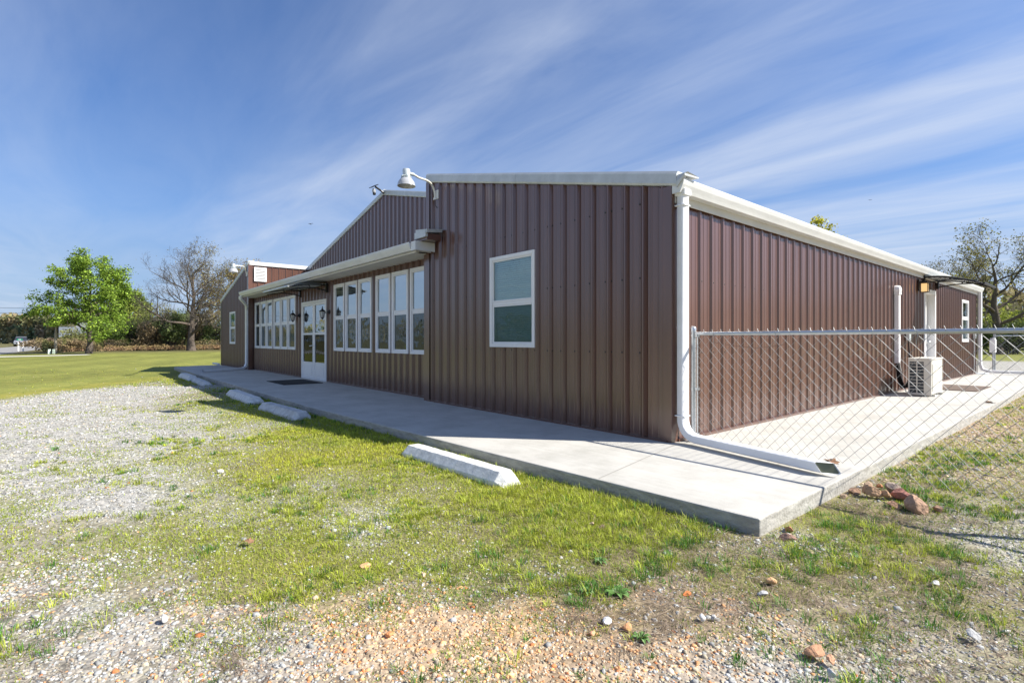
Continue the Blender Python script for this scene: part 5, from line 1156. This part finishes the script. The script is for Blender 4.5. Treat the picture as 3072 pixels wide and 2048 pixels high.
def tree(name, base, H, Rd, label, cat='tree', group=None, seed=0, trunk_r=.3, first=.18, limbs=10, lv=4, up=.5, leaf=None, nleaf=6, lsize=.15, droop=0.0, kids=(6, 5, 4), leafmask=None, shape=.75, twig_r=.012, lspread=.35, levels_leaf=2):
    rr = random.Random(seed); t = thing(name, (base[0], base[1], -.1), label, cat, group)
    wood, twigs, tips = MB(), MB(), []
    top = Vector((base[0] + rr.uniform(-.3, .3), base[1] + rr.uniform(-.3, .3), -.1 + H * .80)); b0 = Vector((base[0], base[1], -.2))
    n = 7; tp = [b0 + (top - b0) * (i / n) + Vector((rr.uniform(-1, 1), rr.uniform(-1, 1), 0)) * H * .012 * (i > 0) for i in range(n + 1)]
    tr = [trunk_r * (1.35 if i == 0 else 1) * (1 - .82 * i / n) for i in range(n + 1)]
    wood.tube(tp, tr, 9)
    def at(f):
        f = max(0, min(.999, f)) * n; i = int(f); return tp[i].lerp(tp[i + 1], f - i), tr[i] + (tr[i + 1] - tr[i]) * (f - i)
    def grow(p, d, Ln, r, lev):
        m = 5 if lev < 3 else 3; pts = [p]; q = p.copy(); dd = d.copy()
        for i in range(m):
            dd = (dd + Vector((rr.gauss(0, 1), rr.gauss(0, 1), rr.gauss(0, 1))) * (.20 if lev < 3 else .28) + Vector((0, 0, up * .16 - droop * .2 * (i / m)))).normalized(); q = q + dd * Ln / m; pts.append(q.copy())
        rs = [max(.006, r * (1 - .72 * i / m)) for i in range(m + 1)]
        (wood if lev == 1 else twigs).tube(pts, rs, 6 if lev == 1 else (4 if lev == 2 else 3), cap=False)
        if lev >= levels_leaf:
            for i in range(1, len(pts)): tips.append(pts[i])
        if lev < lv:
            kn = kids[lev - 1]
            for j in range(kn):
                f = .22 + .78 * (j + rr.random() * .6) / kn; fi = min(m - 1e-3, f * m); i = int(fi); pp = pts[i].lerp(pts[i + 1], fi - i); sd = (pts[i + 1] - pts[i]).normalized()
                pr_ = Vector((rr.gauss(0, 1), rr.gauss(0, 1), rr.gauss(0, .7) + .15)); pr_ = (pr_ - sd * pr_.dot(sd)).normalized()
                nd = (sd * rr.uniform(.5, 1.0) + pr_ * rr.uniform(.6, 1.0)).normalized()
                grow(pp, nd, Ln * rr.uniform(.42, .62) * (1.1 - .4 * f), rs[i] * .55, lev + 1)
    for j in range(limbs):
        f = first + (1 - first) * ((j + .5 * rr.random()) / limbs) ** .9; p, r = at(f); a = j * 2.39996 + rr.uniform(-.4, .4)
        hgt = f * .8; rel = (1 - abs((hgt - .42) / .6)) ; Ln = Rd * max(.35, (1 - max(0, (hgt - .35)) ** 1.6 * 2.0 * shape)) * rr.uniform(.8, 1.1)
        el = .18 + up * .55 + .9 * max(0, f - .5); d = Vector((math.cos(a) * math.cos(el), math.sin(a) * math.cos(el), math.sin(el)))
        grow(p, d, Ln, max(.03, r * .55), 1)
    grow(tp[-1], Vector((rr.uniform(-.2, .2), rr.uniform(-.2, .2), 1)).normalized(), H * .22, tr[-1], 2)
    wood.build('trunk', mbark, t, smooth=True, angle=60)
    cr = twigs.build('crown', mtwig, t)
    if leaf is not None:
        T = np.array([p[:] for p in tips]); g_ = np.random.default_rng(seed); rel = T.copy(); P = np.repeat(T, nleaf, 0) + g_.normal(0, lspread, (len(T) * nleaf, 3)) * np.array([1, 1, .55]); 
        if leafmask: P = P[leafmask(P, g_)]
        tt = g_.random((len(P), 1)); hh = np.repeat(g_.random((len(T), 1)), nleaf, 0)[:len(P)] if leafmask is None else g_.random((len(P), 1))
        C_ = np.array(leaf[0]) * (1 - hh) + np.array(leaf[1]) * hh
        off = np.array([base[0], base[1], -.1]); v_, f_, c_ = leafcloud(P - off, lsize, C_, seed)
        o = fast_mesh('foliage', v_, f_, mleaf, c_, parent=cr)
        return t, len(P), len(twigs.f)
    return t, 0, len(twigs.f)
print(tree('leafy_tree', (-52.2, -3.7), 7.7, 3.5, 'bright green spring tree with a low spreading crown at the lawn edge', seed=5, trunk_r=.21, first=.16, limbs=17, kids=(6, 5, 3), up=.42, leaf=((.11, .20, .025), (.27, .38, .05)), nleaf=4, lsize=.085, lspread=.20, shape=.55, droop=.2))
print(tree('bare_tree', (-60.0, 4.7), 9.7, 5.2, 'big leafless oak with wide bare limbs standing at the far edge of the lawn', seed=8, trunk_r=.36, first=.22, limbs=17, lv=4, kids=(8, 7, 5), up=.40, leaf=((.19, .16, .05), (.22, .19, .05)), nleaf=1, lsize=.07, shape=.5, leafmask=lambda P, g_: g_.random(len(P)) < np.clip((P[:, 1] - 4.2) / 5, .05, .6)))
print(tree('bronze_tree', (-63.5, 10.2), 9.2, 4.6, 'bronze leaved tree showing beside the left wing of the building', seed=12, trunk_r=.3, first=.2, limbs=12, kids=(6, 5, 3), up=.5, leaf=((.30, .18, .06), (.22, .20, .07)), nleaf=2, lsize=.10, lspread=.3))
print(tree('oak_tree', (-3.5, 50.0), 8.5, 4.6, 'dark limbed oak with sparse yellow green leaves behind the far corner', seed=21, trunk_r=.36, first=.30, limbs=11, kids=(7, 6, 4), up=.5, leaf=((.26, .22, .05), (.16, .18, .05)), nleaf=1, lsize=.085, shape=.4, leafmask=lambda P, g_: fbm(P[:, 0] + P[:, 2], P[:, 1] * 1.3 + P[:, 2] * .7, .9, 2) + g_.normal(0, .08, len(P)) > .50))
print(tree('oak_tree', (-7.6, 60.0), 9.0, 3.8, 'smaller bare crowned tree left of the dark limbed oak', seed=22, trunk_r=.22, first=.3, limbs=9, kids=(6, 5, 4), up=.6, leaf=((.22, .20, .08), (.18, .16, .08)), nleaf=1, lsize=.07))
print(tree('bare_tree', (1.5, 66.0), 8.8, 4.6, 'pale leafless tree at the right edge behind the hedge', seed=23, trunk_r=.24, first=.25, limbs=11, kids=(6, 6, 4), up=.6, leaf=((.22, .22, .10), (.2, .18, .1)), nleaf=1, lsize=.06))
print(tree('leafy_tree', (-13.73, 45.68), 11.2, 2.0, 'yellow green tree top peeking over the right hand roof line', seed=31, trunk_r=.25, first=.45, limbs=14, kids=(6, 5, 3), up=.8, leaf=((.46, .42, .04), (.34, .36, .04)), nleaf=9, lsize=.12, lspread=.25))
print(tree('leafy_tree', (-79.4, 0.4), 7.4, 3.0, 'yellow green tree rising behind the thicket right of the bright tree', seed=33, trunk_r=.2, first=.2, limbs=11, kids=(5, 5, 3), up=.6, leaf=((.22, .27, .04), (.15, .22, .04)), nleaf=4, lsize=.14, lspread=.3))

def shrub(x, y, w, h, c1, c2, label, n=900, seed=0, name='shrub', ls=.13, twig=40, group=None, cat='shrub', kind=None):
    g_ = np.random.default_rng(seed); t = thing(name, (x, y, -.1), label, cat, group)
    k = 9; cen = g_.normal(0, .28, (k, 3)) * np.array([w, w, h * .55]) + np.array([0, 0, h * .5]); cen[:, 2] = np.clip(cen[:, 2], h * .2, h * .8)
    rad = g_.uniform(.25, .42, k); i = g_.integers(0, k, n); d = g_.normal(size=(n, 3)); d /= np.linalg.norm(d, axis=1, keepdims=True)
    P = cen[i] + d * (g_.random(n) ** .4 * rad[i])[:, None] * np.array([w, w, h * .75]); P[:, 2] = np.where(P[:, 2] < .05, g_.uniform(.05, h * .5, n), P[:, 2])
    hh = g_.random((k, 1))[i]; C_ = np.array(c1) * (1 - hh) + np.array(c2) * hh
    v_, f_, c_ = leafcloud(P, ls, C_, seed, .3); fast_mesh('foliage', v_, f_, mleaf, c_, parent=t)
    m_ = MB(); rr = random.Random(seed)
    for j in range(twig):
        a = rr.uniform(0, 6.28); q = Vector((x + math.cos(a) * w * .15, y + math.sin(a) * w * .15, -.12)); e = Vector((x + math.cos(a) * w * rr.uniform(.1, .55), y + math.sin(a) * w * rr.uniform(.1, .55), h * rr.uniform(.5, 1.08)))
        md = q.lerp(e, .5) + Vector((rr.gauss(0, .1), rr.gauss(0, .1), .1)) * h * .3; m_.tube([q, md, e], [.03, .018, .007], 3, cap=False)
    m_.build('stems', mtwig, t)
    return t
BR = ((.22, .17, .11), (.27, .20, .10)); OL = ((.18, .20, .07), (.23, .23, .08)); DK = ((.10, .14, .045), (.14, .18, .06)); YL = ((.30, .33, .06), (.25, .30, .05)); GN = ((.15, .22, .05), (.11, .18, .04))
TH = 'shrubs of the thicket across the lawn'
for i, (x, y, w, h, cc, lb) in enumerate([
    (-64.3, -6.5, 2.6, 1.15, BR, 'low brown brush left of the utility pole'),
    (-61.5, -5.0, 2.4, .95, BR, 'low brown brush just behind the two pale pedestals'),
    (-64.9, -4.2, 2.6, 1.9, OL, 'olive scrub behind the trunk of the bright green tree'),
    (-66.2, -2.4, 2.8, 2.4, GN, 'dark green bush under the billboard'),
    (-67.1, -1.0, 3.0, 3.0, GN, 'rounded green bush right of the bright green tree'),
    (-66.6, .4, 2.8, 3.1, OL, 'olive bush left of the thicket middle'),
    (-70.8, 1.2, 3.2, 4.7, YL, 'tall yellow green bush in the thicket left of the bare oak'),
    (-65.2, 1.8, 2.6, 3.3, BR, 'brown leafless bush in front of the tall yellow green one'),
    (-69.5, 3.0, 3.2, 4.9, OL, 'tall olive bush left of the bare oak trunk'),
    (-64.6, 3.4, 2.4, 3.5, DK, 'dark bush just left of the bare oak trunk'),
    (-70.6, 5.0, 3.2, 4.6, DK, 'tall dark bush behind the bare oak'),
    (-73.5, 6.6, 3.2, 3.9, OL, 'olive bush right behind the bare oak trunk'),
    (-68.4, 6.8, 3.0, 3.8, BR, 'brown bush right of the bare oak trunk'),
    (-66.4, 8.4, 2.8, 3.2, DK, 'dark low bush between the oak and the building'),
    (-69.0, 10.0, 3.2, 4.2, OL, 'olive bush nearest the left wing of the building'),
    (-66.0, 11.8, 3.2, 3.6, BR, 'brown bush touching the left wall of the building in view')]):
    shrub(x, y, w, h * 1.15, *cc, lb, n=3000, seed=60 + i, group=TH, ls=.105, twig=70)
RG = 'hedge bushes behind the far fence'
for i, (x, y, w, h, cc, lb) in enumerate([
    (-4.9, 50.2, 2.6, 2.9, DK, 'dark green hedge bush nearest the building corner'),
    (-2.9, 51.5, 2.6, 2.7, DK, 'dark green hedge bush under the oak'),
    (-1.0, 53.2, 2.8, 2.8, GN, 'green hedge bush right of the oak trunk'),
    (1.0, 54.8, 2.8, 2.8, DK, 'dark green hedge bush beyond the right edge'),
    (-3.6, 57.0, 3.8, 5.0, YL, 'tall yellow green bush rising behind the hedge'),
    (-0.4, 59.5, 3.8, 5.2, OL, 'tall olive bush behind the hedge at the right edge')]):
    shrub(x, y, w, h, *cc, lb, n=2600, seed=90 + i, group=RG, ls=.12, twig=20)
def wood_mass(name, label, path, depth, h, n, seed, cols, ls):
    g_ = np.random.default_rng(seed); P0 = np.array(path, float); seg = g_.random(n) * (len(P0) - 1); i = seg.astype(int); f = (seg - i)[:, None]
    B = P0[i] * (1 - f) + P0[i + 1] * f; s_ = seg * 9; crown = h * (.62 + .38 * vnoise(s_, s_ * 0 + seed, .9) + .25 * vnoise(s_, s_ * 0 + 3, 3.0))
    dd = g_.uniform(0, depth, n); d_ = B - np.array(CAM[:2]); d_ /= np.linalg.norm(d_, axis=1, keepdims=True); z = crown * g_.random(n) ** .7 * (1 + .12 * dd / depth)
    P = np.concatenate([B + d_ * dd[:, None], z[:, None]], 1)
    q = vnoise(s_, z * .4, .8) ; K = np.array(cols); ci = np.clip((q * len(K)).astype(int), 0, len(K) - 1); top = (z > crown * .72)
    C_ = K[ci]; C_[top] = C_[top] * .6 + np.array([.24, .20, .06]) * .4
    v_, f_, c_ = leafcloud(P, ls, C_, seed, .3); return tagit(fast_mesh(name, v_, f_, mleaf, c_), label, 'woodland', kind='stuff')
HC = [(.34, .27, .19), (.28, .25, .17), (.14, .19, .11), (.38, .33, .17), (.25, .26, .15)]
wood_mass('far_woodland', 'distant spring wood along the horizon beyond the road', [(-330, -110), (-250, -40), (-222, -22), (-199, -12), (-176, 0), (-165, 22), (-150, 60)], 14, 8.6, 16000, 1, HC, .8)
wood_mass('roadside_brush', 'brown roadside brush between the road and the driveway', [(-58, -7.2), (-60, -5.2), (-62, -3), (-64, 0), (-64, 4), (-63, 8), (-61, 12), (-58, 17)], 3, 1.05, 14000, 2, [(.21, .17, .12), (.24, .19, .12), (.15, .17, .07)], .07)
wood_mass('tall_dry_grass', 'straw coloured tall grass at the far edge of the lawn', [(-53.5, -5.5), (-56, -2), (-59.3, 1), (-61, 3.5), (-60, 6), (-58.5, 9), (-56, 13)], 1.5, .50, 5000, 4, [(.36, .26, .14), (.30, .20, .12), (.34, .22, .13)], .07)
wood_mass('surrounding_woodland', 'spring wood on the far side of the road behind the camera', [(-330, -110), (-200, -170), (-90, -190), (20, -180), (120, -130), (170, -40), (180, 60), (120, 130), (40, 150), (-20, 150)], 14, 12.5, 15000, 5, HC, 1.3)

wood = mat('weathered_post', (.36, .31, .25), rough=.9, var=.2, vscale=3)
t = thing('utility_pole', (-53.15, -5.76, -.1), 'weathered wooden utility pole left of the bright green tree', 'utility pole')
MB().tube([(-53.15, -5.76, -.2), (-53.10, -5.74, 1.6)], .10, 10).build('lower_post', wood, t, smooth=True); MB().tube([(-53.11, -5.75, .9), (-53.06, -5.72, 3.4)], .06, 10).build('upper_post', wood, t, smooth=True)
mc = mat('cable', (.05, .05, .055), rough=.7)
for z in (3.15, 3.55):
    pts = []
    for i in range(13):
        f = i / 12; pts.append((-53.06 + (-20 + 53.06) * 0 - 0 + f * 0 + (f * 8), -5.72 - f * 32, z - .5 * math.sin(math.pi * f) * .6))
    o = MB().tube(pts, .012, 4).build('overhead_cable', mc, base=pts[0]); tagit(o, 'thin black overhead cable running left from the utility pole, %s' % ('lower of two' if z < 3.3 else 'upper of two'), 'cable')
for i, (x, y, a, lb) in enumerate([(-52.14, -6.11, -.08, 'left one of two pale green utility pedestals by the pole'), (-52.02, -5.97 + .12, .10, 'right one of two pale green utility pedestals by the pole')]):
    m_ = MB(); m_.prism([(x - .09, y - .09, -.1), (x + .09, y - .09, -.1), (x + .09, y + .09, -.1), (x - .09, y + .09, -.1)], [(x - .08 + a, y - .08, .28), (x + .08 + a, y - .08, .28), (x + .08 + a, y + .08, .28), (x - .08 + a, y + .08, .28)])
    o = m_.build('utility_pedestal', mat('pale_green_plastic', (.50, .60, .55), rough=.6), base=(x, y, -.1), bevel=.01); tagit(o, lb, 'pedestal', 'pale utility pedestals')
bb = thing('billboard', (-75.8, -4.7, -.1), 'white framed roadside board with grey panels half hidden by the bright green tree', 'billboard')
A, B_ = Vector((-76.9, -6.0, 0)), Vector((-74.3, -2.6, 0)); dv = (B_ - A).normalized(); nv = Vector((dv.y, -dv.x, 0))
nv = nv if nv.dot(Vector(CAM) - A) > 0 else -nv
def slab_on(a0, a1, z0, z1, th, nm, m_, off=0):
    p = A + dv * a0 + nv * off; q = A + dv * a1 + nv * off
    mm = MB(); mm.prism([(p.x, p.y, z0), (q.x, q.y, z0), (q.x, q.y, z1), (p.x, p.y, z1)], [tuple(Vector((p.x, p.y, z0)) + nv * th), tuple(Vector((q.x, q.y, z0)) + nv * th), tuple(Vector((q.x, q.y, z1)) + nv * th), tuple(Vector((p.x, p.y, z1)) + nv * th)]); mm.build(nm, m_, bb)
Lb_ = (B_ - A).length; greyp = mat('grey_board_panel', (.48, .52, .55), rough=.6, var=.1, vscale=1)
slab_on(0, Lb_, 1.0, 3.05, .08, 'back', mat('pale_board', (.6, .6, .6)))
for a0 in (0.06, 1.0, 2.0, 3.0): slab_on(a0, min(a0 + .92, Lb_ - .05), 1.1, 2.5, .03, 'panel', greyp, .081)
slab_on(0, Lb_, 1.0, 1.09, .05, 'frame', M['vinyl'], .081); slab_on(0.06, 1.95, 2.56, 2.98, .03, 'header_panel', mat('olive_header', (.30, .27, .15)), .081)
for a0 in (.5, 3.6): slab_on(a0, a0 + .12, -.1, 1.0, .12, 'post', wood)
st = thing('street_sign', (-79.85, -9.51, -.1), 'small green street name sign on a thin post beside the road', 'street sign')
MB().tube([(-79.85, -9.51, -.1), (-79.85, -9.51, 1.15)], .03, 8).build('post', M['pipe'], st)
m_ = MB(); m_.prism([(-79.83, -9.75, .98), (-79.83, -9.27, .98), (-79.83, -9.27, 1.17), (-79.83, -9.75, 1.17)], [(-79.86, -9.75, .98), (-79.86, -9.27, .98), (-79.86, -9.27, 1.17), (-79.86, -9.75, 1.17)]); m_.build('sign_blade', mat('sign_green', (.01, .20, .11), rough=.5), st)
m_ = MB(); m_.box((-79.828, -9.62, 1.05), (-79.825, -9.40, 1.10)); m_.build('lettering', M['paper'], st)
for i, (x, y, lb) in enumerate([(-65.9, -8.42, 'white roadside marker post nearer the brush'), (-68.4, -8.9, 'white roadside marker post nearer the road')]):
    m_ = MB(); m_.box((x - .05, y - .05, -.1), (x + .05, y + .05, .85)); m_.box((x - .055, y - .055, .70), (x + .055, y + .055, .78)); o = m_.build('marker_post', M['vinyl'], base=(x, y, -.1), bevel=.01); tagit(o, lb, 'marker post', 'white marker posts by the road')
# parked vehicle far down the road, seen from the front quarter
car = thing('suv', (-127.0, -12.2, -.1), 'silver grey suv driving on the road at the far left', 'car')
cx0, cy0 = -127.0, -12.2; silver = mat('silver_car_paint', (.36, .38, .42), rough=.25, metal=.4, spec=.6); cg = mat('car_glass', (.03, .035, .045), rough=.08, spec=.8)
def CP_(x, y, z): return (cx0 + x, cy0 + y, -.1 + z)       # length along x, nose towards +x
sec = [(-2.35, .35, .95, .82), (-2.25, .32, 1.05, .90), (-.9, .30, 1.08, .92), (1.0, .30, 1.05, .92), (2.0, .32, .98, .88), (2.3, .38, .80, .78)]
m_ = MB(); k = 0
for x, z0, z1, w in sec: m_.v += [CP_(x, -w, z0), CP_(x, -w - .02, (z0 + z1) / 2), CP_(x, -w * .94, z1), CP_(x, w * .94, z1), CP_(x, w + .02, (z0 + z1) / 2), CP_(x, w, z0)]
for i in range(len(sec) - 1):
    for j in range(6): m_.f.append((i * 6 + j, i * 6 + (j + 1) % 6, (i + 1) * 6 + (j + 1) % 6, (i + 1) * 6 + j))
m_.f += [tuple(range(6))[::-1], tuple(range(30, 36))]; m_.build('body', silver, car, bevel=.03)
m_ = MB(); m_.prism([CP_(-2.2, -.84, 1.04), CP_(-2.0, -.70, 1.62), CP_(.35, -.70, 1.66), CP_(1.05, -.84, 1.05)], [CP_(-2.2, .84, 1.04), CP_(-2.0, .70, 1.62), CP_(.35, .70, 1.66), CP_(1.05, .84, 1.05)]); m_.build('glasshouse', cg, car)
m_ = MB(); m_.prism([CP_(-2.05, -.69, 1.625), CP_(-1.95, -.66, 1.70), CP_(.25, -.66, 1.73), CP_(.40, -.69, 1.665)], [CP_(-2.05, .69, 1.625), CP_(-1.95, .66, 1.70), CP_(.25, .66, 1.73), CP_(.40, .69, 1.665)]); m_.build('roof', silver, car)
m_ = MB(); m_.box(CP_(2.28, -.5, .50), CP_(2.34, .5, .72)); m_.build('grille', M['black'], car)
for s_ in (-1, 1):
    a, b_ = sorted((s_ * .55, s_ * .80)); m_ = MB(); m_.box(CP_(2.22, a, .66), CP_(2.30, b_, .80)); m_.build('headlight', M['refractor'], car)
    for x in (-1.45, 1.45):
        w_ = MB().lathe(CP_(x, s_ * .80, .34), [(.34, -.11), (.36, 0), (.34, .11)], 18, (0, 1, 0)).build('wheel', M['rubber'], car, smooth=True)
        MB().lathe(CP_(x, s_ * .915, .34), [(.20, -.01), (.18, .01), (.04, .02)], 12, (0, s_, 0)).build('rim', M['pipe'], w_)
# two birds high up
for i, (x, y, z, s_, lb) in enumerate([(-22.5, 4.2, 6.6, .13, 'small dark bird flying left of the porch gable'), (-7.0, 32.0, 9.4, .10, 'tiny dark bird high above the right hand roof')]):
    m_ = MB(); m_.lathe((x, y, z), [(.01, -.6 * s_), (.09 * s_ * 1.3, -.2 * s_), (.12 * s_, .1 * s_), (.07 * s_, .4 * s_), (.01, .55 * s_)], 8, (-.5, .6, .1))
    for sg in (-1, 1): m_.add([(x, y, z + .03), (x + sg * .45 * s_, y + sg * .3 * s_, z + .32 * s_), (x + sg * 1.0 * s_, y + sg * .75 * s_, z + .16 * s_), (x + sg * .4 * s_ + .12 * s_, y + sg * .28 * s_ + .18 * s_, z + .16 * s_)], [(0, 1, 2, 3)])
    o = m_.build('bird', M['black'], base=(x, y, z)); tagit(o, lb, 'bird')
print('tris', sum(len(m.polygons) for m in bpy.data.meshes))
